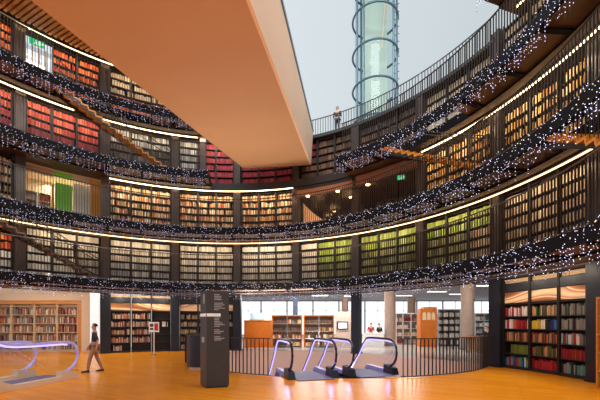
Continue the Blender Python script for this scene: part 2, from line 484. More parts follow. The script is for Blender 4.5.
def subtheta(k, s): return cth(k) + DT / 2 + (s - 1) * 4.93
def palette(L, k, s, r, n):
    top = r == n - 1
    if L == 1:
        if k == -1: return 'orange' if r > 2 else 'white'
        if k <= 2: return 'greyish' if r in (1, 2) and k == 1 else 'pale'
        if k == 3: return 'white' if r > 1 else 'pale'
        if k == 4: return 'white' if s == 0 else ('green' if r > 2 else 'olive')
        if k == 5: return 'green' if r >= n - 2 else 'olive'
        if k == 6: return ('green' if s < 3 and r >= n - 2 else ('olive' if s < 2 else 'tan'))
        if k == 7: return 'tan' if r < n - 1 else 'beige'
        return 'tan'
    if L == 2:
        if k <= 3: return 'warm'
        return 'yellow'
    if L == 3:
        if k <= 0: return 'red' if r >= n - 3 else 'deepred'
        if k == 1: return 'greyish' if r >= n - 2 else 'dark'
        if k == 2: return 'greyish' if s == 0 else 'deepred'
        if k == 3: return 'deepred'
        if k == 4: return 'deepred' if s == 0 and r > 2 else 'brown'
        if k <= 5: return 'brown' if r < n - 1 else 'dark'
        return 'beige'
    return 'orange' if k < 1 else ('beige' if r > 2 else 'orange')
PALWORD = {'pale': 'pale grey', 'white': 'white', 'greyish': 'grey', 'warm': 'mixed', 'red': 'bright red', 'deepred': 'dark red', 'orange': 'orange',
           'brown': 'brown', 'green': 'green', 'olive': 'olive green', 'tan': 'tan', 'yellow': 'yellow-lit', 'beige': 'beige', 'dark': 'dark'}
SUBW = ['left', 'middle', 'right']
LEVB = {1: range(-1, 9), 2: [-1, 1, 2, 3, 6, 7, 8], 3: [-1, 0, 1, 2, 3, 4, 5, 6, 7], 4: [-1, 0, 1]}
for L in (1, 2, 3, 4):
    for k in LEVB[L]:
        for s in range(3):
            if L == 4 and k == 0 and s == 0: continue
            if L == 3 and k >= 7 and s > 1: continue
            if k == 8 and s > 0: continue
            rows = 5 if (L == 3 and 3 <= k <= 6) else 6
            ms, h = CASES[rows]
            t = subtheta(k, s)
            zf = FL[L] + .012
            word = PALWORD[palette(L, k, s, rows - 2, rows)]
            o = thing('bookcase', f'black bookcase of {word} volumes on {GAL[L]}, {ORD[k + 1]} bay from left, {SUBW[s]} third', 'bookcase', pol(t, 12.58, zf), -math.radians(t), f'black bookcases around the {GAL[L]}')
            link('back_panel', ms['back_panel'], o); 
            for x in (-.515, .515):
                q = link('side_panel', ms['side_panel'], o); q.location = (x, 0, 0)
            link('plinth', ms['plinth'], o)
            T = Matrix.Translation(pol(t, 12.58, zf)) @ Matrix.Rotation(-math.radians(t), 4, 'Z')
            for r in range(rows):
                zz = .06 + r * (h - .06) / rows
                if r: q = link('shelf', ms['shelf'], o); q.location = (0, 0, zz - .031)
                p = palette(L, k, s, r, rows)
                thick = (.05, .10) if L in (1, 3) else (.03, .065)
                if p in ('white', 'pale', 'red', 'deepred', 'brown', 'greyish'): thick = (.08, .10)
                hm = (.29, .33) if L in (1, 3) else (.24, .34)
                if p == 'orange' : hm = (.26, .33)
                gap = .0 if L in (1, 3) else .05
                fill_row(BK, T, -.498, .498, .05, zz, p, thick[0], thick[1], hm[0], hm[1], .22, gap)
            q = link('shelf', ms['shelf'], o); q.location = (0, 0, h - .03)
o = BK.build('bound_volumes', M['books'])
tag(o, 'countless bound volumes and books filling the black gallery bookcases', 'books', kind='stuff')

# ------------------------------------------------------------------ balustrades
def baluster_mesh(h, r=.0125):
    b = MB(); b.box(-r, r, -r * 1.6, r * 1.6, .05, h - .03); return b.mesh('baluster', M['rail'])
BALM = baluster_mesh(1.62, .011)
def railing_section(name, label, group, a, b, r, z, h=1.62, sp=.115, bal=BALM, m=None, cat='balustrade'):
    m = m or M['rail']
    o = thing(name, label, cat, pol((a + b) / 2, r, z), 0, group)
    inv = Matrix.Translation(-pol((a + b) / 2, r, z))
    n = max(2, int((b - a) / 1.2) + 1)
    for nm, zz, rr in (('handrail', h, .028), ('bottom_rail', .045, .018)):
        mb = MB(); mb.tube([inv @ pol(a + (b - a) * i / n, r, z + zz) for i in range(n + 1)], rr, 6); mb.build(nm, m, o)
    arc = math.radians(b - a) * r; c = max(1, int(arc / sp))
    for i in range(c):
        t = a + (b - a) * (i + .5) / c
        q = link('baluster', bal, o); q.location = inv @ pol(t, r, z); q.rotation_euler = (0, 0, -math.radians(t))
    return o
RB = RE + .06
for L in (1, 2, 3, 4):
    for k in range(-1, 9):
        a, b = cth(k) + .15, cth(k + 1) - .15
        rr = [(max(a, x), min(b, y)) for x, y in RANGES[L] if min(b, y) - max(a, x) > 2]
        if L == 4 and k > 3: continue
        if k == 8: rr = [(x, min(y, x + 11)) for x, y in rr]
        for x, y in rr:
            railing_section('balustrade', f'dark baluster railing on the {GAL[L]} edge, {ORD[k + 1]} bay from left', f'railings along the {GAL[L]}', x, y, RB, FL[L] + .042)
# terrace railing on top of the drum
TB = MB(); TB.box(-.012, .012, -.02, .02, .03, .93); TBM = TB.mesh('baluster', M['railgrey'])
for k in range(3, 7):
    a, b = max(cth(k), 9) + .1, cth(k + 1) - .1
    railing_section('terrace_railing', f'grey railing against the pale sky atop the drum, {ORD[k - 3]} section from the orange bridge', 'terrace railings on top of the drum', a, b, 12.5, 12.782, .95, .16, TBM, M['railgrey'], 'railing')

# ------------------------------------------------------------------ curved stairs between galleries
def stair(label, ta, za, tb, zb, r0=10.95, r1=11.65, n=17, m=None):
    m = m or M['tread']
    o = thing('staircase', label, 'staircase', pol((ta + tb) / 2, 11.3, zb))
    inv = Matrix.Translation(-pol((ta + tb) / 2, 11.3, zb))
    def shift(mb): mb.v = [tuple(inv @ Vector(v)) for v in mb.v]; return mb
    dz = (za - zb) / n
    for i in range(n - 1):
        t0 = ta + (tb - ta) * i / n; t1 = ta + (tb - ta) * (i + 1) / n; z = za - dz * (i + 1)
        lo, hi = min(t0, t1), max(t0, t1)
        mb = MB(); mb.sector(lo, hi, r0 - .02, r1 - .03, z - .07, z, 0, step=1)
        e_ = t0
        sp_ = shift(mb).build('step', m, o)
        mb = MB(); mb.sector(e_ - .16, e_ + .16, r0 - .02, r1 - .03, z + .001, z + dz - .071, 0); shift(mb).build('riser', m, sp_)
    d = 1 if tb > ta else -1
    for r in (r0, r1 - .02):
        mb = MB()
        mb.sector(ta, tb, r, r + .025, za - .46, za - .30, 0, z0b=zb + .012, z1b=zb + .10) 
        shift(mb).build('stringer', M['stringer'], o)
        mb = MB(); N = 14
        mb.tube([inv @ pol(ta + (tb - ta) * i / N, r + .012, za + (zb - za) * i / N + .95) for i in range(N + 1)], .022, 6)
        for i in range(0, 40):
            u = (i + .5) / 40; p = inv @ pol(ta + (tb - ta) * u, r + .012, za + (zb - za) * u)
            mb.box(p.x - .008, p.x + .008, p.y - .008, p.y + .008, p.z - .05, p.z + .95, 0)
        mb.build('stair_railing', M['rail'], o)
stair('stair with orange step edges climbing past the red books to the top gallery', -44.5, FL[4] + .04, -16.5, FL[3] + .02)
stair('dim curved stair on lowest gallery in front of the pale boxes', -63, FL[2] + .04, -34.3, FL[1] + .02, m=M['treaddim'])
stair('stair with glowing orange treads dropping from third to second gallery', 45.3, FL[3] + .04, 75, FL[2] + .02)
stair('stair with orange treads at the right edge dropping to the lowest gallery', 85.3, FL[2] + .04, 113, FL[1] + .02)

# ------------------------------------------------------------------ orange bridge (travelator housing)
d = Vector((.1185, 1, .2254))
def along(p, Z): return p + d * (Z - 20.5)
BL = Vector((-3.26, 20.5, 9.18 + EYE)); BR = Vector((.59, 20.5, 9.36 + EYE)); TRp = Vector((.72, 20.5, 11.25 + EYE)); TLp = Vector((-3.3, 20.5, 11.1 + EYE))
o = thing('travelator_bridge', 'huge orange plaster travelator housing slanting across the atrium', 'bridge', (-3, 10, 6))
inv = Matrix.Translation((3, -10, -6))
Zn, Zf = -3.0, 20.3
def P(p, Z): return inv @ along(p, Z)
mb = MB()
mb.hexa([P(BL, Zn), P(BR, Zn), P(BR, Zf), P(BL, Zf), P(BL, Zn) + Vector((0, 0, .12)), P(BR, Zn) + Vector((0, 0, .12)), P(BR, Zf) + Vector((0, 0, .12)), P(BL, Zf) + Vector((0, 0, .12))])
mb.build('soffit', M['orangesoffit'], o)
dx = Vector((.08, 0, 0)); up = Vector((0, 0, .0))
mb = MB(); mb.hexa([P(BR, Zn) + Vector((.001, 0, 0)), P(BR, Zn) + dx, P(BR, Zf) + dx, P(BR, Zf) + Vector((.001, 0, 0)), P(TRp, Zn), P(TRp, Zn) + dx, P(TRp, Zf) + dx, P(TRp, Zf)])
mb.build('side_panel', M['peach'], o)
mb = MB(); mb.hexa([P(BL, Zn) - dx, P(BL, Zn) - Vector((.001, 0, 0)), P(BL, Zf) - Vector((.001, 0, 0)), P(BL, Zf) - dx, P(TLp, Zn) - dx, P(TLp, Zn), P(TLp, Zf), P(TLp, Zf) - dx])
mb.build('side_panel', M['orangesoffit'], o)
mb = MB(); mb.hexa([P(BL, Zf), P(BR, Zf), P(BR, Zf) + Vector((0, .06, 0)), P(BL, Zf) + Vector((0, .06, 0)), P(TLp, Zf), P(TRp, Zf), P(TRp, Zf) + Vector((0, .06, 0)), P(TLp, Zf) + Vector((0, .06, 0))])
mb.build('end_panel', M['orangesoffit'], o)
u = Vector((0, 0, .14))
for q in (TRp, TLp):
    mb = MB(); a = Vector((-.03, 0, .01)); b = Vector((.11, 0, .01))
    mb.hexa([P(q, Zn) + a, P(q, Zn) + b, P(q, Zf) + b, P(q, Zf) + a, P(q, Zn) + a + u, P(q, Zn) + b + u, P(q, Zf) + b + u, P(q, Zf) + a + u])
    mb.build('top_cap', M['bluecap'], o)

# ------------------------------------------------------------------ glass lift tower beyond the drum
LT = pz(375, 92, 26.0); LZ = 12.76
o = thing('lift_tower', 'round glass lift shaft with blue-grey steel rings against pale sky', 'lift tower', (LT.x, LT.y, LZ))
for i in range(6):
    z = EYE + 14.8 + i * 2.63 - LZ
    mb = MB(); mb.tube([(1.66 * math.cos(2 * PI * j / 40), 1.66 * math.sin(2 * PI * j / 40), z) for j in range(40)], .075, 8, closed=True)
    mb.build('ring', M['steelblue'], o)
for a in (205, 228, -25, -48, 120, 60):
    x, y = 1.6 * math.cos(math.radians(a)), 1.6 * math.sin(math.radians(a))
    mb = MB(); mb.tube([(x, y, 0), (x, y, 17)], .075, 8)
    for q in range(30):
        mb.tube([(x * 1.04, y * 1.04, q * .55 + .2), (x * 1.04 + .12, y * 1.04, q * .55 + .2)], .03, 5)
    mb.build('mast', M['steelblue'], o)
mb = MB()
n = 32; i0 = len(mb.v)
for j in range(n):
    a = 2 * PI * j / n; a2 = 2 * PI * (j + 1) / n
    mb.quad((1.5 * math.cos(a), 1.5 * math.sin(a), 0), (1.5 * math.cos(a2), 1.5 * math.sin(a2), 0), (1.5 * math.cos(a2), 1.5 * math.sin(a2), 17), (1.5 * math.cos(a), 1.5 * math.sin(a), 17))
mb.build('glass_shell', M['towerglass'], o)
mb = MB(); mb.box(-.75, .95, .2, .9, 0, 17)
mb.build('lift_core', mat('pale_green_core', (206, 218, 206), .7, var=.04, emit=.0), o)
mb = MB(); mb.tube([(.62, -.5, 12.4), (.4, -.5, 9.2)], .05, 6); mb.tube([(.62, -.5, 12.4), (.62, -.5, 13.2)], .05, 6)
mb.build('guide_cable', M['peach'], o)
structure(o)
del o['category']
tag(o, 'round glass lift shaft with blue-grey steel rings against pale sky', 'lift tower', kind='thing')

# ------------------------------------------------------------------ second gallery rooms
# room with the green panel, behind bay one of the second gallery
za, zb = FL[2] + .01, FL[3] - .45
mb = MB()
mb.sector(cth(0) - 1, cth(1) + 1, 15.2, 15.3, za, zb + .3, 0, step=3)
structure(mb.build('wall_back', M['beige']))
mb = MB(); mb.sector(cth(0) - 2, cth(1) + 2, 13.06, 15.4, zb - .02, zb + .1, 0, step=3); structure(mb.build('ceiling_room', M['peach']))
mb = MB(); mb.sector(cth(0) - 2, cth(1) + 2, 13.06, 15.4, za - .14, za - .02, 0, step=3); structure(mb.build('floor_room', M['woodpale']))
def wall_panel(label, p0, p1, y0, y1, r, m, name='wall_panel', cat='panel'):
    t0, Z0 = th(p0, r); t1, Z1 = th(p1, r)
    Z = (Z0 + Z1) / 2
    a = EYE + (HY - y1) / F * Z; b = EYE + (HY - y0) / F * Z
    a = max(a, za + .005)
    mb = MB(); mb.sector(t0, t1, r, r + .08, a, b, 0, step=2)
    mb.sector(t0, t1, r - .02, r, b - .08, b, 0, step=2); 
    return tag(mb.build(name, m), label, cat)
for args in (('bright green panel behind the railing of the second gallery', 55, 72.5, 184, 235, 14.0, M['green']),
             ('white panel beside the bright green one on second gallery', 73.5, 89.5, 185, 240, 14.0, M['white']),
             ('ochre orange panel right of the white one on second gallery', 90.5, 103, 186, 245, 14.0, M['ochre']),
             ('narrow ochre door post left of the green panel', 51.5, 54.2, 185, 235, 14.0, M['ochre']),
             ):
    wall_panel(*args)
for args in (('green valance above the bright green panel', 54, 72, 165, 178, 13.2, M['green']),
             ('white valance above the white panel', 72.6, 88.5, 168, 180, 13.2, M['beige']),
             ('ochre valance above the ochre panel', 89, 103, 172, 184, 13.2, M['ochre']),
             ('peach valance over the small bookcase of second gallery', 22, 53.5, 160, 173, 13.2, M['orangesoffit'])):
    wall_panel(*args, name='valance', cat='valance')
# two small bookcases in that room
for i, (p0, p1) in enumerate(((25, 37.5), (38.5, 51))):
    t0, Z0 = th(p0, 14.3); t1, Z1 = th(p1, 14.3)
    t = (t0 + t1) / 2; W = math.radians(t1 - t0) * 14.3 * .97
    o = thing('white_bookcase', ['white bookcase at the far left of the green panel room', 'white bookcase next to the ochre door post'][i], 'bookcase', pol(t, 14.3, za), -math.radians(t))
    T = Matrix.Translation(pol(t, 14.3, za)) @ Matrix.Rotation(-math.radians(t), 4, 'Z')
    mb = MB(); mb.box(-W / 2, W / 2, .33, .35, 0, 1.75); mb.build('back_panel', M['white'], o)
    for x in (-W / 2, W / 2 - .03):
        mb = MB(); mb.box(x, x + .03, 0, .33, 0, 1.75); mb.build('side_panel', M['white'], o)
    for r in range(5):
        mb = MB(); mb.box(-W / 2 + .031, W / 2 - .031, 0, .33, r * .43, r * .43 + .03); mb.build('shelf', M['white'], o)
        if r < 4: fill_row(GB, T, -W / 2 + .05, W / 2 - .05, .06, r * .43 + .031, rng.choice(['warm', 'red', 'white']), .03, .06, .22, .32, .2, .12)
# alcove in bays four and five
mb = MB(); mb.sector(cth(4) - 7, cth(6) + 5, 16.2, 16.3, za, zb + .3, 0, step=3); structure(mb.build('wall_alcove', M['wallblack']))
mb = MB(); mb.sector(cth(4) - 7, cth(6) + 5, 13.3, 16.3, 9.14, 9.24, 0, step=3); mb.sector(cth(4) + .3, cth(6) - .3, 12.3, 13.3, 9.14, 9.24, 0); structure(mb.build('ceiling_alcove', mat('dark_alcove_ceiling', (70, 48, 36), .7)))
mb = MB(); mb.sector(cth(4) - .5, cth(6) + .5, 13.06, 16.3, za - .14, za - .02, 0, step=3); structure(mb.build('floor_alcove', M['walkway']))
for k, lab in ((4, 'peach header above the dark alcove left of its pillar'), (5, 'orange header above the dark alcove with the exit sign')):
    mb = MB(); mb.sector(cth(k) + .5, cth(k + 1) - .5, 12.3, 12.38, 9.25, 9.25 + (.36 if k == 4 else .5), 0)
    tag(mb.build('header_panel', mat('copper_header', (150, 96, 68), .5, emit=.0, var=.1)), lab, 'panel')
    mb = MB(); mb.sector(cth(k) + .5, cth(k + 1) - .5, 12.3, 12.38, 9.25 + (.361 if k == 4 else .501), FL[3] - .48, 0); structure(mb.build('trim_7', M['case']))
# slat screens
for k in (4, 5):
    o = thing('slat_screen', ['dark vertical slat screen behind the downlights', 'dark vertical slat screen under the exit sign'][k - 4], 'screen', pol(cth(k) + DT / 2, 14.6, za))
    inv = Matrix.Translation(-pol(cth(k) + DT / 2, 14.6, za))
    n = 34
    mb = MB()
    for i in range(n):
        t = cth(k) + 1.5 + (DT - 3) * i / (n - 1)
        mb.sector(t - .08, t + .08, 14.6, 14.68, za + .06, 8.9, 0)
    mb.v = [tuple(inv @ Vector(v)) for v in mb.v]; mb.build('slat', M['column'], o)
    for z0 in (za, 8.9):
        mb = MB(); mb.sector(cth(k) + 1, cth(k + 1) - 1, 14.58, 14.7, z0, z0 + .06, 0); mb.v = [tuple(inv @ Vector(v)) for v in mb.v]; mb.build('rail', M['black'], o)
DLS = [(308, 196, 'first'), (338, 191, 'second'), (351, 197, 'third'), (368, 184.5, 'fourth'), (334, 211, 'lowest')]
for px, py, w in DLS:
    Z = (9.06 - EYE) * F / (HY - py); p = pz(px, py, Z)
    o = thing('downlight', f'small glowing amber downlight in the alcove ceiling, {w} from the left' if w != 'lowest' else 'small glowing amber downlight deepest in the alcove', 'light', p, 0, 'alcove downlights')
    mb = MB(); mb.cyl((0, 0), .11, -.03, .0, 12); mb.build('lens', M['bulb'], o)
    mb = MB(); mb.cyl((0, 0), .13, .001, .045, 12); mb.build('rim', M['steel'], o)
    l = bpy.data.lights.new('alcove_lamp', 'POINT'); l.energy = 14; l.color = (1, .62, .3); l.shadow_soft_size = .1
    lo = bpy.data.objects.new('alcove_lamp', l); lo.location = p - Vector((0, 0, .2)); col.objects.link(lo)
# curved peach parapet
mb = MB(); pts = []
for i in range(9):
    u = i / 8; t = 18.9 + 10 * u
    ztop = za + .5 + 1.5 * (1 - u) ** 1.8
    pts.append((t, ztop))
for (t0, z0), (t1, z1) in zip(pts[:-1], pts[1:]):
    mb.sector(t0, t1, 13.1, 13.2, za, z0, 0, z0b=za, z1b=z1)
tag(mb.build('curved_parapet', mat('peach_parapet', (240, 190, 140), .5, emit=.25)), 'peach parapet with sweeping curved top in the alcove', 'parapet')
# exit signs
def exit_sign(label, px, py, Z, w=.5, h=.24):
    p = pz(px, py, Z); ang = math.atan2(-p.x, p.y)
    o = thing('exit_sign', label, 'sign', p, ang)
    mb = MB(); mb.box(-w / 2, w / 2, -.02, .02, -h / 2, h / 2); pn = mb.build('panel', M['exit'], o)
    mb = MB()
    # running figure, door and arrow
    s = h
    mb.box(-w * .12, -w * .05, -.026, -.0205, .12 * s, .3 * s)
    mb.poly([(-w * .16, -.024, -.05 * s), (-w * .02, -.024, .1 * s), (w * .02, -.024, .02 * s), (-w * .1, -.024, -.12 * s)])
    mb.poly([(-w * .14, -.024, -.1 * s), (-w * .07, -.024, -.1 * s), (-w * .16, -.024, -.38 * s), (-w * .22, -.024, -.36 * s)])
    mb.poly([(-w * .08, -.024, -.1 * s), (-w * .02, -.024, -.08 * s), (w * .03, -.024, -.38 * s), (-w * .03, -.024, -.38 * s)])
    mb.box(w * .1, w * .22, -.026, -.0205, -.35 * s, .3 * s)
    mb.poly([(w * .28, -.024, 0), (w * .38, -.024, .22 * s), (w * .38, -.024, -.22 * s)])
    mb.box(w * .38, w * .46, -.026, -.0205, -.07 * s, .07 * s)
    mb.build('pictogram', mat('white_pictogram', (235, 255, 240), .6, emit=.8), pn)
    mb = MB(); mb.tube([(0, 0, h / 2), (0, 0, h / 2 + .25)], .012, 5); mb.build('hanger', M['black'], o)
exit_sign('green exit sign hanging in the dark alcove of second gallery', 401, 177.5, 17.2, .4, .22)
exit_sign('green exit sign by the white doorway on the top gallery', 37, 43, 16.9, .62, .3)
exit_sign('green exit sign on the terrace beside the orange bridge tip', 323, 134, 23.5, .42, .2)
# white doorway on the top gallery
ta, tb_ = th(25, 13.4)[0], th(52, 13.4)[0]
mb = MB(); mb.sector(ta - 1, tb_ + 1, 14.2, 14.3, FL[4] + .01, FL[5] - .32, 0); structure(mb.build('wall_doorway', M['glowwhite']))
mb = MB(); mb.sector(ta - 1, tb_ + 1, 13.06, 14.3, FL[4] - .14, FL[4] - .01, 0); structure(mb.build('floor_doorway', M['walkway']))
o = thing('glazed_screen', 'white framed glazed screen with a yellow notice on the top gallery', 'screen', pol((ta + tb_) / 2, 13.3, FL[4] + .005), -math.radians((ta + tb_) / 2))
W = math.radians(tb_ - ta) * 13.3
for i in range(5):
    x = -W / 2 + W * i / 4
    mb = MB(); mb.box(x - .03, x + .03, -.03, .03, 0, 2.6); mb.build('mullion', M['beige'], o)
mb = MB(); mb.box(W * .12, W * .34, -.01, .01, .5, 1.3); mb.build('notice', mat('yellow_notice', (214, 206, 90), .6, emit=.2), o)
for i in range(4):
    x = -W / 2 + W * i / 4
    mb = MB(); mb.box(x + .031, x + W / 4 - .031, .012, .02, .02, 2.58); mb.build('pane', M['glass'], o)

# ------------------------------------------------------------------ ground floor: floors, void
VC = Vector((1.6, 17.5)); VR = 6.95; DR = 12.72
def on_void(a): return Vector((VC.x + VR * math.sin(a), VC.y - VR * math.cos(a)))
# angles along the near arc: from the left column round to the right one
def vin(a):
    p = on_void(a); return (p - Vector((CX, CY))).length < DR
aL = 0.0
while vin(aL): aL -= .01
aR = 0.0
while vin(aR): aR += .01
arc = [on_void(aL + (aR - aL) * i / 60) for i in range(61)]
tl = math.degrees(math.atan2(arc[0].x - CX, arc[0].y - CY)); tr = math.degrees(math.atan2(arc[-1].x - CX, arc[-1].y - CY))
out = list(arc)
n = 90
for i in range(1, n):
    t = tr + (360 - (tr - tl)) * i / n
    p = pol(t, DR); out.append(Vector((p.x, p.y)))
import bmesh
bm = bmesh.new(); vs = [bm.verts.new((p.x, p.y, 0)) for p in out]
f = bm.faces.new(vs); bmesh.ops.triangulate(bm, faces=[f], ngon_method='EAR_CLIP')
bmesh.ops.recalc_face_normals(bm, faces=bm.faces)
if bm.faces[:][0].normal.z < 0: bmesh.ops.reverse_faces(bm, faces=bm.faces)
me = bpy.data.meshes.new('floor'); bm.to_mesh(me); bm.free(); me.materials.append(M['floor'])
structure(link('floor', me))
mb = MB(); mb.sector(-178, -28, DR, 26, -.1, 0, 0, step=3); mb.sector(cth(7), 176, DR, 26, -.1, 0, 0, step=3); structure(mb.build('floor_side', M['floor']))
mb = MB(); mb.sector(-28, cth(7), DR, 48, -.1, -.001, 0, step=3); structure(mb.build('floor_reading_room', M['floorpale']))
mb = MB(); mb.sector(tl, tr, DR, DR + .1, -4.6, -.101, 0); structure(mb.build('wall_void', M['voidwall']))
mb = MB()
for p, q in zip(arc[:-1], arc[1:]): mb.quad((p.x, p.y, -4.6), (q.x, q.y, -4.6), (q.x, q.y, -.002), (p.x, p.y, -.002))
structure(mb.build('wall_void_near', M['voidwall']))
mb = MB(); mb.poly([(p.x, p.y, -4.6) for p in arc] + [tuple(pol(tr + (tl - tr) * i / 30, DR, -4.6)) for i in range(1, 30)]); structure(mb.build('floor_lower', M['floorpale']))
# skirt trim on the far edge
mb = MB(); mb.sector(tl, tr, DR - .03, DR, -.28, -.002, 0); structure(mb.build('trim_3', M['voidwall']))
# void railing
GBM = MB(); GBM.box(-.0105, .0105, -.018, .018, .03, 1.18); GBMm = GBM.mesh('baluster', M['rail'])
def void_rail(label, a0, a1):
    pts = []
    mid = on_void((a0 + a1) / 2)
    o = thing('void_railing', label, 'railing', (mid.x, mid.y, 0))
    L = abs(a1 - a0) * VR; c = int(L / .15)
    RR = VR + .08
    def q(a): return Vector((VC.x + RR * math.sin(a) - mid.x, VC.y - RR * math.cos(a) - mid.y, 0))
    for nm, z, r in (('handrail', 1.2, .018), ('bottom_rail', .04, .016)):
        mb = MB(); mb.tube([q(a0 + (a1 - a0) * i / 40) + Vector((0, 0, z)) for i in range(41)], r, 6); mb.build(nm, M['rail'], o)
    for i in range(c):
        a = a0 + (a1 - a0) * (i + .5) / c
        b = link('baluster', GBMm, o); b.location = q(a); b.rotation_euler = (0, 0, a)
void_rail('dark baluster railing around the floor opening, between totem and escalators', -.775, -.37)
void_rail('dark baluster railing around the floor opening, hidden behind desk and totem', aL + .05, -1.035)
void_rail('dark baluster railing around the floor opening, from escalators to right bookcases', .215, aR - .05)

# ------------------------------------------------------------------ escalators
def escalator(label, p0, dirv, side, up, length=5.2, flat=1.85, slope=.8, H=1.15, W=1.36, name='escalator', cladding=False):
    """p0: newel foot of one balustrade, dirv: plan direction away from the landing, side: +1/-1 offset of the second one"""
    dv = Vector((dirv[0], dirv[1], 0)).normalized(); pv = Vector((-dv.y, dv.x, 0)) * side
    o = thing(name, label, 'escalator', (p0[0], p0[1], 0))
    sg = 1 if up else -1
    def zs(s): return 0 if s < flat else sg * slope * (s - flat)
    hp = [(.42, .24), (.2, .27), (.02, .36), (-.12, .52), (-.18, .72), (-.13, .92), (0, 1.07), (.18, H - .02), (.4, H)]
    s = .7
    while s < flat - .25: hp.append((s, H)); s += .35
    hp.append((flat - .1, H + sg * .01)); hp.append((flat + .15, H + sg * .04)); hp.append((flat + .45, H + zs(flat + .45) * .72))
    s = flat + .8
    while s < length: hp.append((s, H + zs(s))); s += .5
    def W3(s, z, w): return dv * s + pv * w + Vector((0, 0, z))
    for w in (0, W):
        mb = MB(); mb.tube([W3(s, z, w) for s, z in hp], .04, 8); mb.build('handrail', M['paleglow'] if cladding else M['rubber'], o)
        mb = MB(); mb.tube([W3(s + (.05 if s < .3 else 0), z - (.06 if s > .1 else 0), w) for s, z in hp[7 if cladding else 5:]], .026, 6); mb.build('light_strip', M['purple'], o)
        mb = MB()
        for (s0, z0), (s1, z1) in zip(hp[3:-1], hp[4:]):
            mb.quad(W3(s0, max(.2, .2) + zs(s0), w), W3(s1, .2 + zs(s1), w), W3(s1, z1 - .03, w), W3(s0, z0 - .03, w))
        mb.build('glass_panel', M['glass'], o)
        # skirt deck under the glass
        mb = MB(); a = -.02
        segs = [(.1, flat), (flat, length)]
        for s0, s1 in segs:
            pts = []
            for s, dz in ((s0, 0), (s1, 0)):
                pass
            za0, za1 = zs(s0), zs(s1)
            mb.hexa([W3(s0, za0 + .0 if s0 > 1 else .005, w - .09), W3(s1, za1 + .005, w - .09), W3(s1, za1 + .005, w + .09), W3(s0, za0 + .005, w + .09),
                     W3(s0, za0 + .13, w - .07), W3(s1, za1 + .13, w - .07), W3(s1, za1 + .13, w + .07), W3(s0, za0 + .13, w + .07)])
        mb.build('skirt', M['beige'] if cladding else M['skirt'], o)
        mb = MB(); mb.hexa([W3(-.12, .004, w - .12), W3(.5, .004, w - .12), W3(.5, .004, w + .12), W3(-.12, .004, w + .12),
                            W3(-.04, .22, w - .1), W3(.5, .3, w - .1), W3(.5, .3, w + .1), W3(-.04, .22, w + .1)])
        mb.build('newel', M['beige'] if cladding else M['rubber'], o)
    mb = MB(); mb.hexa([W3(-.35, .003, .13), W3(1.3, .003, .13), W3(1.3, .003, W - .13), W3(-.35, .003, W - .13), W3(-.35, .02, .13), W3(1.3, .02, .13), W3(1.3, .02, W - .13), W3(-.35, .02, W - .13)])
    mb.build('floor_plate', M['plate'], o)
    s = 1.32; i = 0
    while s < length - .4:
        z = zs(s + .2)
        mb = MB(); mb.hexa([W3(s, z - .16, .13), W3(s + .39, z - .16, .13), W3(s + .39, z - .16, W - .13), W3(s, z - .16, W - .13), W3(s, z, .13), W3(s + .39, z, .13), W3(s + .39, z, W - .13), W3(s, z, W - .13)])
        mb.build('step', M['totemside'], o); s += .4
    mb = MB()
    for s0, s1 in ((.6, flat), (flat, length)):
        a, b = zs(s0), zs(s1)
        lo = -.9 if not up else None
        if up:
            mb.hexa([W3(s0, .0 + .003, -.1), W3(s1, .003, -.1), W3(s1, .003, W + .1), W3(s0, .003, W + .1), W3(s0, a - .18 if a > .3 else .004, -.1), W3(s1, max(b - .02, .004), -.1), W3(s1, max(b - .02, .004), W + .1), W3(s0, a - .18 if a > .3 else .004, W + .1)])
        else:
            mb.hexa([W3(s0, a - .9, -.1), W3(s1, b - .9, -.1), W3(s1, b - .9, W + .1), W3(s0, a - .9, W + .1), W3(s0, a - .2, -.1), W3(s1, b - .2, -.1), W3(s1, b - .2, W + .1), W3(s0, a - .2, W + .1)])
    mb.build('truss', M['beige'] if cladding else M['plate'], o)
    return o
E1 = pz(291, 0, 10.35); E3 = pz(351.5, 0, 10.95)
dirE = (-.27, 1.0)
escalator('descending escalator nearest the totem, with violet lit handrails', (E1.x, E1.y), dirE, -1, False, W=1.38)
escalator('descending escalator farther from the totem, with violet lit handrails', (E3.x, E3.y), dirE, -1, False, W=1.5)
escalator('rising escalator with beige cladding and violet handrail at the left edge', (-6.95, 10.6), (-.16, -.98), -1, True, length=9.0, flat=1.9, slope=.4, W=1.5, H=1.12, cladding=True)

# ------------------------------------------------------------------ tall ground floor bookcases with wavy art headers
TW, TD, TH = 1.06, .40, 3.36
def tall_case(t, label, group, lit=True):
    o = thing('tall_bookcase', label, 'bookcase', pol(t, 12.55, 0.003), -math.radians(t), group)
    def part(nm, m, *b):
        mb = MB(); mb.box(*b); return mb.build(nm, m, o)
    part('back_panel', M['case'], -TW / 2, TW / 2, TD - .02, TD, 0, TH)
    for x in (-TW / 2, TW / 2 - .03): part('side_panel', M['case'], x, x + .03, 0, TD - .021, 0, TH)
    part('plinth', M['case'], -TW / 2 + .031, TW / 2 - .031, .01, TD - .021, 0, .09)
    for r in range(1, 6): part('shelf', M['case'], -TW / 2 + .031, TW / 2 - .031, .01, TD - .021, .1 + r * .46 - .03, .1 + r * .46)
    part('art_panel', M['art'], -TW / 2 + .031, TW / 2 - .031, .06, .08, 2.44, 2.84)
    part('header_panel', M['navy'], -TW / 2 + .031, TW / 2 - .031, .02, .04, 2.86, 3.16)
    mb = MB(); mb.box(-TW / 2 + .031, TW / 2 - .031, .1, .3, 3.19, 3.33); mb.build('light_trough', M['lamplit'] if lit else M['soffit'], o)
    return o
BC = [(SUBW[s]) for s in range(3)]
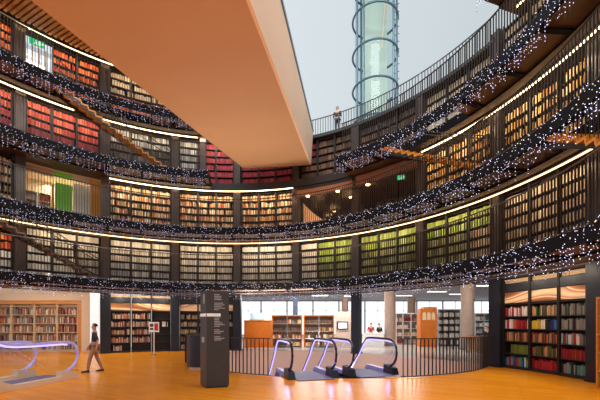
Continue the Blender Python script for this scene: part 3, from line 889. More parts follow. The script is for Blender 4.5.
for s in range(3):
    tall_case(subtheta(1, s), f'tall black bookcase with wavy art header near the white doorway, {SUBW[s]} of three', 'tall bookcases left of the totem')
    tall_case(subtheta(2, s), f'tall black bookcase with wavy art header behind the totem, {SUBW[s]} of three', 'tall bookcases behind the totem', False)
    tall_case(subtheta(7, s), f'tall black bookcase with wavy art header and coloured books at the right, {SUBW[s]} of three', 'tall bookcases at the right')
# books of the left cases
def TC(t): return Matrix.Translation(pol(t, 12.55, .003)) @ Matrix.Rotation(-math.radians(t), 4, 'Z')
for s in range(3):
    for r in range(5):
        full = (s < 2 and r >= 1) or (s == 0 and r == 0)
        z = .1 + r * .46
        if full: fill_row(GB, TC(subtheta(1, s)), -.48, .48 if r else .1, .06, z, 'library', .025, .05, .22, .34, .2, .08)
        elif s == 2 and r == 3: fill_row(GB, TC(subtheta(1, s)), .05, .4, .06, z, 'white', .04, .07, .25, .33, .2, .1)
        if s == 0 or r > 2: fill_row(GB, TC(subtheta(2, s)), -.48, .48, .06, z, 'tan', .03, .05, .2, .32, .2, .15)
# individual books of the right cases
BB = MB()
BB.box(0, 1, 0, 1, 0, .035, 0); 
def book_mesh():
    b = MB()
    # cover boards, rounded spine and page block: unit size, spine towards -y
    b.box(0, .12, .06, 1, 0, 1, 0); b.box(.88, 1, .06, 1, 0, 1, 0)
    prof = [(0, .06), (.12, .015), (.5, 0), (.88, .015), (1, .06)]
    i = len(b.v)
    for z in (0, 1):
        for x, y in prof: b.v.append((x, y, z))
        b.v.append((.88, .08, z)); b.v.append((.12, .08, z))
    for j in range(7):
        k = (j + 1) % 7
        b.f.append((i + j, i + k, i + 7 + k, i + 7 + j)); b.m.append(0); b.c.append(None)
    b.f.append(tuple(i + j for j in range(7))[::-1]); b.m.append(0); b.c.append(None)
    b.f.append(tuple(i + 7 + j for j in range(7))); b.m.append(0); b.c.append(None)
    b.box(.121, .879, .081, .96, .02, .96, 1)
    return b.mesh('book', [M['bookobj'], M['pages']])
BOOKM = book_mesh()
SCH = {
 0: [['blue', 'red', 'teal', 'red', 'blue', 'green', 'dark blue', 'white', 'grey'], ['olive green'], ['brown', 'tan', 'red brown', 'black'], ['red', 'white', 'orange', 'red', 'dark red', 'red brown'], ['white', 'red', 'pink', 'red', 'white']],
 1: [['red', 'red', 'dark red'], ['olive green', 'tan', 'dark green', 'dark red', 'red'], ['grey', 'black', 'orange', 'red brown', 'tan', 'brown'], ['yellow', 'yellow', 'white', 'black', 'dark blue', 'blue'], ['dark green', 'brown', 'grey', 'tan', 'dark green']],
 2: [['teal', 'grey', 'dark green', 'grey', 'black', 'teal'], ['dark red', 'black', 'dark red', 'red brown'], ['red brown', 'black', 'white', 'pale blue', 'grey', 'black', 'grey'], ['grey', 'black', 'grey', 'grey'], ['grey', 'grey', 'black', 'grey', 'dark green']],
}
CR = {'blue': (50, 110, 190), 'red': (176, 44, 54), 'teal': (80, 150, 150), 'green': (90, 150, 80), 'dark blue': (40, 54, 110), 'white': (230, 222, 214), 'grey': (140, 138, 134),
      'olive green': (112, 122, 50), 'brown': (120, 76, 46), 'tan': (190, 152, 104), 'red brown': (158, 62, 42), 'black': (48, 44, 46), 'orange': (224, 112, 48), 'dark red': (146, 32, 46),
      'pink': (230, 150, 150), 'yellow': (216, 186, 70), 'dark green': (66, 92, 66), 'pale blue': (176, 208, 226)}
RW = ['bottom', 'second lowest', 'middle', 'second highest', 'top']
SCW = ['left', 'middle', 'right']
for s in range(3):
    T = TC(subtheta(7, s)); rz = -math.radians(subtheta(7, s))
    for r in range(5):
        names = SCH[s][r]; x = -.485; i = 0; z = .1 + r * .46 + .003
        lim = .47
        seq = 0
        while x < lim and i < 22:
            if names == ['olive green']: w = rng.uniform(.05, .065)
            else: w = rng.uniform(.04, .058)
            if x + w > .49: break
            frac = (x + .485) / .97
            if r in (0, 3) and s == 0: nm = names[min(len(names) - 1, int(frac * len(names)))] if rng.random() < .6 else rng.choice(names)
            elif r == 3 and s == 1: nm = names[min(len(names) - 1, int(frac * len(names)))]
            else: nm = rng.choice(names)
            if names == ['olive green'] and x < -.3: x += w; continue
            h = rng.uniform(.27, .36); dpt = rng.uniform(.2, .25)
            if names == ['olive green']: h = .33
            b = link('book', BOOKM)
            b.matrix_world = T @ Matrix.Translation((x + .001, .05 + rng.uniform(0, .025), z)) @ Matrix.Diagonal((w - .003, dpt, h, 1))
            c = lin(CR[nm]); ff = rng.uniform(.8, 1.15); b.color = tuple(min(1, q * ff) for q in c) + (1,)
            tag(b, f'{nm} book, {ORD[i]} on {RW[r]} shelf, {SCW[s]} black bookcase at far right', 'book', f'books on the {RW[r]} shelf of the {SCW[s]} right-hand bookcase')
            i += 1; x += w
            if rng.random() < .05 and r not in (0,): x += rng.uniform(.03, .09)

# ------------------------------------------------------------------ left wooden bookcases and beige wall
ZW = 20.6
def X(px, Z=ZW): return (px - 300) / F * Z
def Zy(py, Z=ZW): return EYE + (HY - py) / F * Z
mb = MB(); mb.box(X(-60), X(81.5), ZW + .46, ZW + .6, 0, 3.9); mb.box(X(81.7), X(89.6), ZW - .03, ZW + .02, 0, 3.9); structure(mb.build('wall_left', M['beige']))
mb = MB(); mb.box(X(-60), X(81.6), ZW - .03, ZW + .459, 3.05, 3.42)
structure(mb.build('trim_4', M['beige']))
mb = MB(); mb.box(X(-60), X(81.5), ZW - .02, ZW + .44, 2.82, 3.04); mb.box(X(78.6), X(81.6), ZW - .02, ZW + .44, 0.002, 2.82)
structure(mb.build('trim_5', M['wood']))
edges = [-35, -12, 11.2, 34.2, 57, 78.3]
lw = ['partly cut off by the frame', 'first full one', 'second full one', 'third full one']
for i in range(1, 5):
    x0, x1 = X(edges[i]) + .01, X(edges[i + 1]) - .01; W = x1 - x0; c = (x0 + x1) / 2
    o = thing('wooden_bookcase', f'pale wooden library bookcase in the beige wall, {ORD[i - 1]} from the left', 'bookcase', (c, ZW, .002), 0, 'wooden bookcases in the beige wall')
    def part(nm, *b):
        mb = MB(); mb.box(*b); mb.build(nm, M['woodpale'], o)
    part('back_panel', -W / 2, W / 2, .38, .4, 0, 2.8)
    for x in (-W / 2, W / 2 - .05): part('side_panel', x, x + .05, 0, .379, 0, 2.8)
    part('plinth', -W / 2 + .051, W / 2 - .051, .01, .379, 0, .12)
    T = Matrix.Translation((c, ZW, .002))
    for r in range(6):
        z = .12 + r * .52
        if r: part('shelf', -W / 2 + .051, W / 2 - .051, 0, .379, z - .035, z)
        if r < 5:
            fill_row(GB, T, -W / 2 + .06, W / 2 - .06, .05, z, 'library', .025, .055, .26, .42, .2, .07)
# bright opening between the wall and the first ground column
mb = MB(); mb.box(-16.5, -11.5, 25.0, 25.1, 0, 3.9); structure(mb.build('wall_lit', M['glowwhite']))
o = thing('potted_plant', 'tall leafy plant in a dark pot by the white doorway', 'plant', (X(101, 21.6), 21.6, 0))
mb = MB(); mb.cyl((0, 0), .17, 0, .42, 16, r1=.22); mb.build('pot', M['navy'], o)
mb = MB(); mb.tube([(0, 0, .43), (.03, 0, 1.2), (-.02, .02, 2.0)], .018, 6); mb.build('stem', M['leaf'], o)
mb = MB()
for i in range(26):
    a = rng.uniform(0, 2 * PI); z = rng.uniform(1.1, 2.15); l = rng.uniform(.18, .34)
    dv = Vector((math.cos(a), math.sin(a), rng.uniform(-.1, .5))); p = Vector((0, 0, z)); sd = Vector((-math.sin(a), math.cos(a), 0)) * .05
    mb.quad(p, p + dv * l * .5 + sd, p + dv * l, p + dv * l * .5 - sd)
mb.build('leaves', M['leaf'], o)

# ------------------------------------------------------------------ totem, desk, stand sign
o = thing('totem_sign', 'tall charcoal directory totem with lines of white text', 'sign', (0, 0, 0))
A = pz(206.5, 0, 8.95); B = pz(229, 0, 9.1); C = pz(200.3, 0, 9.35)
A.z = B.z = C.z = 0; Dd = B + (C - A)
hz = 2.52
mb = MB(); mb.hexa([A + (Dd - A) * .03 + Vector((0, 0, .003)), B, Dd, C] and [A, B, Dd, C] + [q + Vector((0, 0, 0)) for q in []] or []) if False else None
def lift(q, z): return Vector((q.x, q.y, z))
mb = MB(); mb.hexa([lift(A, .05), lift(B, .05), lift(Dd, .05), lift(C, .05), lift(A, hz), lift(B, hz), lift(Dd, hz), lift(C, hz)]); tb0 = mb.build('body', M['totem'], o)
ce = (A + B + C + Dd) / 4
mb = MB(); sh = lambda q, z: lift(ce + (q - ce) * .93, z)
mb.hexa([sh(A, .002), sh(B, .002), sh(Dd, .002), sh(C, .002), sh(A, .05), sh(B, .05), sh(Dd, .05), sh(C, .05)]); mb.build('base', M['black'], o)
nf = (B - A).cross(Vector((0, 0, 1))).normalized()
if nf.y > 0: nf = -nf
def plate(mb, u0, u1, z0, z1, E=A, G=B, nn=nf, off=.004):
    a = E + (G - E) * u0 + nn * off; b = E + (G - E) * u1 + nn * off
    mb.quad(lift(a, z0), lift(b, z0), lift(b, z1), lift(a, z1))
z = 2.44
for nlines, zz in ((4, None), (5, None), (6, 1.83), (3, None), (3, None)):
    if zz: z = zz
    mb = MB()
    for i in range(nlines):
        plate(mb, .34, .34 + rng.uniform(.2, .48), z - .02, z); z -= .043
    mb.build('lettering', M['text'], tb0); z -= .05
mb = MB(); plate(mb, 0.01, .62, 1.86, 1.94, off=.006)
ns = (C - A).cross(Vector((0, 0, 1))).normalized()
if ns.x > 0: ns = -ns
plate(mb, 0.02, .98, 1.86, 1.94, A, C, ns, .006)
mb.build('floor_marker', mat('white_marker', (225, 222, 216), .6, emit=.3), o)
mb = MB(); plate(mb, .3, .7, 1.18, 1.32, A, C, ns, .006); plate(mb, .25, .5, 2.2, 2.45, A, C, ns, .006)
mb.build('side_notice', M['text'], o)

dk = pz(203, 0, 13.3); dk.z = 0
o = thing('round_desk', 'dark navy curved help desk half hidden behind the totem', 'desk', dk)
mb = MB(); mb.cyl((0, 0), .6, .06, 1.2, 40); mb.build('body', M['navy'], o)
mb = MB(); mb.cyl((0, 0), .63, 1.201, 1.25, 40); mb.build('desk_top', M['black'], o)
mb = MB(); mb.cyl((0, 0), .55, .003, .059, 40); mb.build('plinth', M['steel'], o)

sp = pz(154, 0, 18.3); sp.z = 0
o = thing('notice_stand', 'slim pale stand with a white and red notice', 'sign', sp, math.atan2(-sp.x, sp.y))
mb = MB(); mb.cyl((0, 0), .17, .002, .03, 20); mb.build('base', M['steel'], o)
mb = MB(); mb.tube([(0, 0, .03), (0, 0, 1.25)], .03, 8); mb.build('pole', mat('pale_pole', (226, 214, 190), .4), o)
mb = MB(); mb.box(-.25, .25, -.02, .02, 1.22, 1.75); nt_ = mb.build('notice', M['white'], o)
mb = MB(); mb.quad((.02, -.024, 1.3), (.2, -.024, 1.3), (.2, -.024, 1.68), (.02, -.024, 1.68)); mb.build('picture', M['red'], nt_)
mb = MB(); mb.quad((-.2, -.024, 1.34), (-.03, -.024, 1.34), (-.03, -.024, 1.44), (-.2, -.024, 1.44)); mb.quad((-.2, -.024, 1.5), (-.03, -.024, 1.5), (-.03, -.024, 1.66), (-.2, -.024, 1.66)); mb.build('text_block', M['totem'], nt_)

# wood cabinet at the right edge
t = 91.0
o = thing('wooden_cabinet', 'honey coloured wooden display cabinet cut by the right edge', 'cabinet', pol(t, 11.6, .002), -math.radians(t))
def part(nm, m, *b):
    mb = MB(); mb.box(*b); mb.build(nm, m, o)
part('back_panel', M['orangewood'], -.02, 1.5, .44, .46, 0, 2.35)
for x in (-.05, 1.5): part('side_panel', M['wood'], x, x + .05, 0, .46, 0, 2.35)
for r in range(6): part('shelf', M['wood'], .001, 1.499, 0, .439, r * .46 + .001, r * .46 + .045)
for r in (1, 3, 4): part('door', M['orangewood'], .01, 1.49, .02, .04, r * .46 + .05, r * .46 + .455)

# ------------------------------------------------------------------ reading room beyond the drum
mb = MB(); mb.sector(-28, cth(7) + 2, 13.3, 47, 4.35, 4.5, 0, step=4); structure(mb.build('ceiling_reading_room', M['ceilgrey']))
mb = MB(); mb.sector(TL, TR_, 12.7, 13.3, FL[1] - .46, FL[1] - .40, 0, step=3); structure(mb.build('trim_6', M['ceilgrey']))
ZG = 40.0
wx = -10.5; i = 1
while wx < 34:
    o = bpy.data.objects.new('window_%d' % i, None); col.objects.link(o); o.location = (wx + 1.5, ZG, 0); structure(o)
    mb = MB(); mb.box(-1.42, 1.42, .02, .04, .4, 4.2); mb.build('pane', M['pane'], o)
    mb = MB()
    for x in (-1.5, 1.42): mb.box(x, x + .08, -.06, .1, 0, 4.3)
    mb.box(-1.42, 1.42, -.04, .08, .3, .4); mb.box(-1.42, 1.42, -.04, .08, 4.2, 4.3); mb.box(-1.42, 1.42, -.03, .05, 3.1, 3.16); mb.box(-.03, .03, -.03, .05, .4, 4.2)
    mb.build('window_frame', M['ceilgrey'], o)
    mb = MB(); mb.box(-1.5, 1.5, -.02, .1, 0, .3); mb.build('spandrel', M['white'], o)
    wx += 3.0; i += 1
# sides of the reading room
mb = MB(); mb.box(-13, -10.6, 39.9, 40.1, 0, 4.35); structure(mb.build('wall_far', M['white']))
# round concrete columns
for px, Z, r, w in ((467.5, 22, .40, 'by the reading desk'), (390, 26, .42, 'behind the farther escalator'), (411.5, 36, .42, 'far off beside the windows'), (345, 34, .34, 'far off above the beige screen'), (217, 33, .4, 'far behind the totem')):
    p = pz(px, 0, Z)
    o = thing('concrete_column', f'round grey concrete column {w}', 'column', (p.x, p.y, 0))
    mb = MB(); mb.cyl((0, 0), r, 0.003, 4.34, 24); mb.build('shaft', M['concrete'], o)
    mb = MB(); mb.cyl((0, 0), r + .02, .001, .12, 24); mb.build('base', M['ceilgrey'], o)
p = pz(295.3, 0, 27)
o = thing('steel_column', 'slim dark blue steel column rising behind the framed shelving', 'column', (p.x, p.y, 0))
mb = MB(); mb.box(-.2, .2, -.2, .2, .003, 4.34); mb.build('shaft', M['columnblue'], o)
mb = MB(); mb.box(-.25, .25, -.25, .25, .001, .05); mb.build('base', M['black'], o)
# ceiling lights
for px, py, w in ((437, 291.5, 'above the cream boxes'), (488, 285.5, 'nearest the right bookcases'), (404, 295.5, 'over the orange kiosk'), (352, 296, 'over the beige screen'), (320, 295.5, 'over the wooden shelving'), (458, 294, 'beside the round column')):
    Z = (4.30 - EYE) * F / (HY - py); p = pz(px, py, Z)
    o = thing('ceiling_light', f'long white ceiling light in the reading room {w}', 'light', (p.x, p.y, 4.26), 0, 'reading room ceiling lights')
    mb = MB(); mb.box(-.75, .75, -.12, .12, 0, .03); mb.build('diffuser', M['tube'], o)
    mb = MB(); mb.box(-.8, .8, -.15, .15, .031, .088); mb.build('housing', M['steel'], o)
# wooden framed shelving
def frame_shelf(label, px0, px1, pytop, Z, name='framed_shelving', frame=None, rows=4, pl=('brown', 'warm'), shelf=None, bays=2, back=None, depth=.4, fillgap=.1, hb=(.2, .3)):
    x0, x1 = X(px0, Z), X(px1, Z); W = x1 - x0; h = Zy(pytop, Z)
    o = thing(name, label, 'shelving', ((x0 + x1) / 2, Z, .003))
    T = Matrix.Translation(((x0 + x1) / 2, Z, .003))
    fm = frame or M['orangewood']; sm = shelf or M['steel']; bm_ = back or M['backbrown']
    def part(nm, m, *b):
        mb = MB(); mb.box(*b); mb.build(nm, m, o)
    part('back_panel', bm_, -W / 2, W / 2, depth - .03, depth, 0, h)
    for x in (-W / 2, W / 2 - .09): part('frame_upright', fm, x, x + .09, 0, depth - .031, 0, h)
    part('frame_top', fm, -W / 2 + .091, W / 2 - .091, 0, depth - .031, h - .08, h)
    for j in range(1, bays):
        x = -W / 2 + W * j / bays; part('divider', sm, x - .02, x + .02, .02, depth - .031, .0, h - .081)
    for r in range(rows):
        z = .12 + r * (h - .2) / rows
        for j in range(bays):
            a = -W / 2 + W * j / bays + (.092 if j == 0 else .022); b = -W / 2 + W * (j + 1) / bays - (.092 if j == bays - 1 else .022)
            part('shelf', sm, a, b, .02, depth - .031, z - .03, z)
            fill_row(GB, T, a + .01, b - .01, .08, z, rng.choice(pl), .05, .1, hb[0], hb[1], .2, fillgap)
    return o
frame_shelf('orange framed shelving with brown books, left one beyond the escalators', 271.5, 302.5, 315, 24)
frame_shelf('orange framed shelving with brown books, right one beside the beige screen', 303.5, 334.5, 315, 24)
frame_shelf('shelving with small white goods glimpsed between totem and column', 216, 236, 305, 24.5, frame=M['black'], pl=('white', 'tan'), rows=6)
frame_shelf('low white shelving of pink and grey books left of orange kiosk', 395.5, 419.5, 313, 27.5, frame=M['white'], shelf=M['white'], pl=('greyish', 'white', 'deepred', 'tan'), rows=4, bays=3, back=M['ceilgrey'])
frame_shelf('grey shelving of cream archive boxes right of orange kiosk', 437.5, 461, 309, 25.5, frame=M['steel'], shelf=M['totem'], pl=('white', 'pale'), rows=5, bays=4, hb=(.26, .34), fillgap=.02)
frame_shelf('pale shelving behind the reading desk', 474.5, 494, 313, 25, frame=M['steel'], shelf=M['steel'], pl=('white', 'greyish'), rows=5, bays=2)
# orange counter with glass display
o = thing('wooden_counter', 'orange wooden counter wall left of the framed shelving', 'counter', (0, 24, .003))
mb = MB(); mb.box(X(244, 24), X(271, 24), 0, .6, 0, 1.84); mb.build('front_panel', M['orangewood'], o)
mb = MB(); mb.box(X(243.6, 24), X(271.3, 24), -.04, .62, 1.841, 1.9); mb.build('counter_top', M['wood'], o)
o = thing('display_case', 'lit white display case standing on the orange counter', 'display case', (X(256.5, 24), 24.2, 1.91))
W = X(264, 24) - X(249, 24)
mb = MB(); mb.box(-W / 2, W / 2, 0, .3, 0, .04); mb.build('base', M['steel'], o)
mb = MB(); mb.box(-W / 2 + .02, W / 2 - .02, .27, .29, .041, .5); mb.build('back_panel', mat('pale_display', (222, 232, 222), .6, emit=.4), o)
mb = MB(); mb.box(-W / 2, W / 2, 0, .02, .041, .5); mb.build('glass_front', M['glass'], o)
# beige screen wall with monitor
mb = MB(); mb.box(X(335.5, 24), X(355, 24), 24, 24.15, .002, 2.5); tag(mb.build('partition_screen', mat('pinkish_board', (204, 180, 166), .7)), 'beige freestanding partition carrying a black monitor', 'partition')
o = thing('monitor', 'black framed monitor with white screen on the beige partition', 'monitor', (X(342.5, 24), 23.9, 1.25))
mb = MB(); mb.box(-.38, .38, 0, .06, 0, .56); cs = mb.build('casing', M['rubber'], o)
mb = MB(); mb.box(-.3, .3, -.012, -.001, .08, .48); mb.build('screen', mat('white_screen', (236, 236, 240), .4, emit=.5), cs)
mb = MB(); mb.box(-.1, .1, .061, .098, .2, .4); mb.build('bracket', M['steel'], o)
# orange kiosk
o = thing('kiosk', 'orange wooden kiosk panel with pale arched posters', 'kiosk', (0, 24.6, .003))
x0, x1 = X(420.3, 24.6), X(437, 24.6); h = Zy(308.5, 24.6)
mb = MB(); mb.box(x0, x1, 0, .7, 0, h); kb = mb.build('body', M['orangewood'], o)
mb = MB(); mb.box(x0 + (x1 - x0) * .22, x1, .0, .7, h, h + .12); mb.build('kiosk_top', M['wood'], o)
for j in range(3):
    c = x0 + (x1 - x0) * (.24 + .27 * j); w = .13
    pts = [(c - w, -.005, h - .82), (c + w, -.005, h - .82), (c + w, -.005, h - .42)] + [(c + w * math.cos(q), -.005, h - .42 + .16 * math.sin(q)) for q in (.4, .8, 1.2, 1.57, 1.95, 2.35, 2.75)] + [(c - w, -.005, h - .42)]
    mb = MB(); mb.poly(pts); mb.build('poster', mat('pale_poster', (240, 206, 160), .6), kb)
# white reception counter
o = thing('reception_counter', 'white reception counter beyond the farther escalator', 'counter', (0, 25, .003))
mb = MB(); mb.box(X(364, 25), X(384, 25), 0, .6, 0, .93); mb.build('front_panel', M['white'], o)
mb = MB(); mb.box(X(363.5, 25), X(384.5, 25), -.05, .65, .931, .98); mb.build('counter_top', M['white'], o)
# reading desk
o = thing('reading_desk', 'orange topped reading desk beside the round column', 'desk', (X(484, 19.5), 19.5, .003))
mb = MB(); mb.box(-.75, .6, 0, .7, .86, .92); mb.build('desk_top', M['orangewood'], o)
mb = MB(); mb.box(-.7, .55, .62, .66, .1, .859); mb.build('modesty_panel', M['woodpale'], o)
for x in (-.72, .5):
    for y in (.04, .6):
        mb = MB(); mb.box(x, x + .05, y, y + .05, 0, .859); mb.build('leg', M['black'], o)

# ------------------------------------------------------------------ ordinary small books (stuff)
o = GB.build('shelved_books', M['books'])
tag(o, 'countless small books on the wooden, black and far shelves of the ground floor', 'books', kind='stuff')

# ------------------------------------------------------------------ people
def skin_mesh(name, verts, edges, radii, m, parent, lv=1):
    me = bpy.data.meshes.new(name); me.from_pydata(verts, edges, [])
    me.materials.append(m)
    o = bpy.data.objects.new(name, me); col.objects.link(o); o.parent = parent
    md = o.modifiers.new('Skin', 'SKIN'); md.use_smooth_shade = True
    if not me.skin_vertices: 
        bm = bmesh.new(); bm.from_mesh(me); bm.verts.layers.skin.verify(); bm.to_mesh(me); bm.free()
    for i, r in enumerate(radii):
        r = r if isinstance(r, tuple) else (r, r)
        me.skin_vertices[0].data[i].radius = r
        me.skin_vertices[0].data[i].use_root = (i == 0)
    s = o.modifiers.new('Sub', 'SUBSURF'); s.levels = lv; s.render_levels = lv
    return o
def person(label, loc, rz, h=1.7, top=None, legs=None, pose='walk', group=None):
    o = thing('person', label, 'person', loc, rz, group)
    k = h / 1.7
    V = []; Ed = []; Rd = []
    def add(p, r, par=None):
        V.append(tuple(Vector(p) * k)); Rd.append(tuple(x * k for x in r) if isinstance(r, tuple) else r * k)
        if par is not None: Ed.append((par, len(V) - 1))
        return len(V) - 1
    st = .22 if pose == 'walk' else .02
    sit = pose == 'sit'
    pel = add((0, 0, .93), (.15, .10)); ch = add((0, .0, 1.15), (.13, .095), pel); up_ = add((0, 0, 1.34), (.16, .09), ch); nk = add((0, 0, 1.46), .05, up_)
    he0 = add((0, -.01, 1.53), (.065, .075), nk); he = add((0, -.015, 1.6), (.076, .09), he0); add((0, -.005, 1.68), (.05, .06), he)
    hips = []; knees = []; ank = []; sho = []; elb = []; wri = []
    for s in (-1, 1):
        fw = st * s
        hp = add((.09 * s, 0, .88), .088, pel)
        if sit: kn = add((.11 * s, -.42, .88), .06, hp); an = add((.11 * s, -.44, .5), .042, kn)
        else: kn = add((.095 * s, -fw * .5 - .03, .49), .06, hp); an = add((.095 * s, -fw + .02, .09), .04, kn)
        ft = add((.1 * s, V[an][1] / k - .12, V[an][2] / k - .055), (.035, .03), an)
        hips.append(hp); knees.append(kn); ank.append(an)
        sh = add((.19 * s, 0, 1.38), .055, up_)
        if pose == 'walk': el = add((.23 * s, .04 + fw * .3, 1.11), .042, sh); wr = add((.23 * s, -.06 + fw * .6, .88), .03, el)
        else: el = add((.24 * s, .02, 1.11), .042, sh); wr = add((.16 * s, -.22, 1.05), .03, el)
        pm = add(tuple(Vector(V[wr]) / k + (Vector((0, -.02, -.07)) if pose == 'walk' else Vector((-.03 * s, -.07, -.01)))), (.036, .02), wr)
        dirf = Vector((0, -.012, -.075)) if pose == 'walk' else Vector((-.02 * s, -.07, -.02))
        for q in range(4):
            off = Vector((0, (q - 1.5) * .02, 0)) if pose == 'walk' else Vector((0, 0, (q - 1.5) * .018))
            a = add(tuple(Vector(V[pm]) / k + off + dirf * .5), .009, pm); add(tuple(Vector(V[a]) / k + dirf * (.55 + .1 * (q in (1, 2)))), .0075, a)
        a = add(tuple(Vector(V[wr]) / k + Vector((-.03 * s, -.035, -.04))), .01, wr); add(tuple(Vector(V[a]) / k + Vector((-.005 * s, -.02, -.035))), .009, a)
        sho.append(sh); elb.append(el); wri.append(wr)
    skin_mesh('body', V, Ed, Rd, M['skin'], o, 1)
    def sub(idx_edges, name, m, grow):
        ids = sorted({i for e in idx_edges for i in e}); ids.remove(idx_edges[0][0]); ids = [idx_edges[0][0]] + ids
        mp = {q: j for j, q in enumerate(ids)}
        rr = []
        for q in ids:
            r = Rd[q]; rr.append(tuple(x + grow for x in r) if isinstance(r, tuple) else r + grow)
        return skin_mesh(name, [V[q] for q in ids], [(mp[a], mp[b]) for a, b in idx_edges], rr, m, o, 1)
    sub([(pel, ch), (ch, up_), (up_, sho[0]), (up_, sho[1]), (sho[0], elb[0]), (sho[1], elb[1])] + ([(elb[0], wri[0]), (elb[1], wri[1])] if pose != 'walk' else []), 'top', top or M['shirtgrey'], .014)
    sub([(pel, hips[0]), (pel, hips[1]), (hips[0], knees[0]), (hips[1], knees[1]), (knees[0], ank[0]), (knees[1], ank[1])], 'trousers', legs or M['trousers'], .013)
    # hair cap, eyes, nose, mouth, ears, shoes
    bm = bmesh.new(); bmesh.ops.create_uvsphere(bm, u_segments=14, v_segments=9, radius=1)
    bmesh.ops.delete(bm, geom=[v for v in bm.verts if v.co.z < -.25 or (v.co.y < -.45 and v.co.z < .45)], context='VERTS')
    for v in bm.verts: v.co = Vector((v.co.x * .092, v.co.y * .108 + .004, v.co.z * .1 + 1.625)) * k
    me = bpy.data.meshes.new('hair'); bm.to_mesh(me); bm.free(); me.materials.append(M['hair']); link('hair', me, o)
    mb = MB()
    for s in (-1, 1): mb.octa(Vector((.03 * s, -.095, 1.605)) * k, .011 * k)
    mb.build('eyes', M['hair'], o)
    mb = MB(); mb.octa(Vector((0, -.107, 1.575)) * k, .015 * k); 
    for s in (-1, 1): mb.octa(Vector((.083 * s, 0, 1.585)) * k, .024 * k)
    mb.build('nose_and_ears', M['skin'], o)
    mb = MB(); mb.box(-.022 * k, .022 * k, -.098 * k, -.088 * k, 1.538 * k, 1.546 * k); mb.build('mouth', M['shirtred'], o)
    for a in ank:
        p = Vector(V[a])
        mb = MB(); mb.hexa([p + Vector(q) * k for q in ((-.045, .05, -.088), (.045, .05, -.088), (.05, -.2, -.088), (-.05, -.2, -.088), (-.04, .05, .0), (.04, .05, .0), (.035, -.19, -.05), (-.035, -.19, -.05))]); mb.build('shoe', M['shoe'], o)
    return o
pp = pz(94.5, 0, 12.0)
person('person in dark grey top and tan trousers walking across the wooden floor', (pp.x, pp.y, .004), math.radians(-60), 1.66)
pp = pz(371, 0, 26.2); person('person in red top behind the white reception counter', (pp.x, pp.y, .004), 0, 1.72, M['shirtred'], M['jeans'], 'stand')
pp = pz(379.5, 0, 26.1); person('person in black top behind the white reception counter', (pp.x, pp.y, .004), .4, 1.68, M['shirtblack'], M['jeans'], 'stand')
pp = pz(486, 0, 20.9); person('person in black top standing behind the reading desk', (pp.x, pp.y, .004), .2, 1.52, M['shirtblack'], M['jeans'], 'stand')
p0 = pol(th(337, 12.9)[0], 12.95, 12.79); person('person in black leaning at the terrace railing above the drum', tuple(p0), math.radians(-20), 1.6, M['shirtblack'], M['jeans'], 'stand')

# ------------------------------------------------------------------ lights
def area(name, loc, target, size, energy, color, sy=None):
    l = bpy.data.lights.new(name, 'AREA'); l.energy = energy; l.color = color; l.size = size
    if sy: l.shape = 'RECTANGLE'; l.size_y = sy
    o = bpy.data.objects.new(name, l); col.objects.link(o); o.location = loc
    o.rotation_euler = (Vector(target) - Vector(loc)).to_track_quat('-Z', 'Y').to_euler()
    return o
area('skylight_lamp', (1, 9, 30), (-2, 9, 0), 12, 6000, (.95, .97, 1.0))
area('floor_bounce_fill', (-2, 18.5, 2.6), (-3, 16, 12), 5, 560, (1, .82, .62))  # unseen fill, imitates light bounced off the floor onto the bridge
area('reading_room_fill', (4, 28, 4.2), (4, 27, 0), 12, 1800, (1, .97, .93), 6)
area('atrium_fill', (13, 4, 22), (-1, 11, 11), 6, 1500, (1, .93, .85))  # added fill from high right, lightens the bridge's peach side
area('reading_room_fill', (1, 22.3, 4.1), (1, 30, .6), 8, 420, (1, .97, .93), .6)  # added fill aimed into the room, brightens the backlit furniture
area('reading_room_fill', (8.5, 18.2, 4.1), (14, 27, .6), 6, 200, (1, .97, .93), .6)  # second added fill, same purpose towards the right
area('green_room_fill', pol(-42, 14.6, 9.7), pol(-42, 14.3, 7.2), 1.2, 60, (1, .9, .75))  # added fill, lifts the dim lower part of this room
area('left_room_lamp', (-14, 17, 3.3), (-14.5, 20, 1), 2.5, 105, (1, .9, .8))
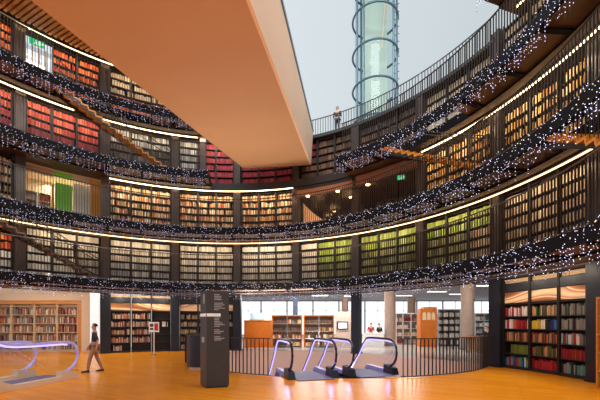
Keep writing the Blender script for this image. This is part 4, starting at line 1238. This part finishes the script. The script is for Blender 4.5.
# warm fill lamps added under each gallery, boosting the strips on the shelves
for L, ks, e in ((2, range(-1, 8), 26), (3, (1, 2, 3), 45), (3, (6, 7), 40), (4, (-1, 0, 1, 2), 40), (5, (-1, 0, 1), 30)):
    for k in ks:
        t = cth(k) + DT / 2
        area('shelf_fill', pol(t, 11.9, FL[L] - .66), pol(t, 12.7, FL[L] - 2.2), 2.7, e, (1, .8, .55), .15)
for k in (1, 7):
    for s in range(3):
        t = subtheta(k, s)
        area('case_lamp', pol(t, 11.7, 3.35), pol(t, 12.6, 1.3), .3, 16 if k == 1 else 9, (1, .85, .65), .5)

for p in (E1, E3):
    for k in (0, 1.38):
        l = bpy.data.lights.new('violet_lamp', 'POINT'); l.energy = 3.0; l.color = (.45, .3, 1); l.shadow_soft_size = .06
        lo = bpy.data.objects.new('violet_lamp', l); lo.location = (p.x + k * .96 - .1, p.y + k * .29 - .12, .42); col.objects.link(lo)
area('void_fill', (1.5, 14.2, -.6), (1.2, 21, -1.6), 2.0, 170, (1, .93, .88), 1.0)  # added fill below floor level, brightens the void's far wall
# ------------------------------------------------------------------ world and camera
w = bpy.data.worlds.new('world'); scene.world = w; w.use_nodes = True
nt = w.node_tree; nt.nodes.clear()
wo = nt.nodes.new('ShaderNodeOutputWorld'); bg = nt.nodes.new('ShaderNodeBackground')
tc = nt.nodes.new('ShaderNodeTexCoord'); sx = nt.nodes.new('ShaderNodeSeparateXYZ'); rp = nt.nodes.new('ShaderNodeValToRGB')
mr = nt.nodes.new('ShaderNodeMapRange'); mr.inputs[1].default_value = -.2; mr.inputs[2].default_value = .6
rp.color_ramp.elements[0].color = lin((226, 234, 240)) + (1,); rp.color_ramp.elements[1].color = lin((192, 204, 208)) + (1,)
nt.links.new(tc.outputs['Generated'], sx.inputs[0]); nt.links.new(sx.outputs[0], mr.inputs[0]); nt.links.new(mr.outputs[0], rp.inputs[0])
nt.links.new(rp.outputs[0], bg.inputs[0]); bg.inputs[1].default_value = 1.0; nt.links.new(bg.outputs[0], wo.inputs[0])
cam = bpy.data.cameras.new('camera'); co = bpy.data.objects.new('camera', cam); col.objects.link(co)
co.location = (0, 0, EYE); co.rotation_euler = (PI / 2, 0, 0)
cam.sensor_fit = 'HORIZONTAL'; cam.sensor_width = 36; cam.lens = F / 600 * 36; cam.shift_y = (HY - 200) / 600
cam.clip_start = .05; cam.clip_end = 300
scene.camera = co
scene.view_settings.view_transform = 'Standard'; scene.view_settings.look = 'None'
scene.view_settings.exposure = 0; scene.view_settings.gamma = 1
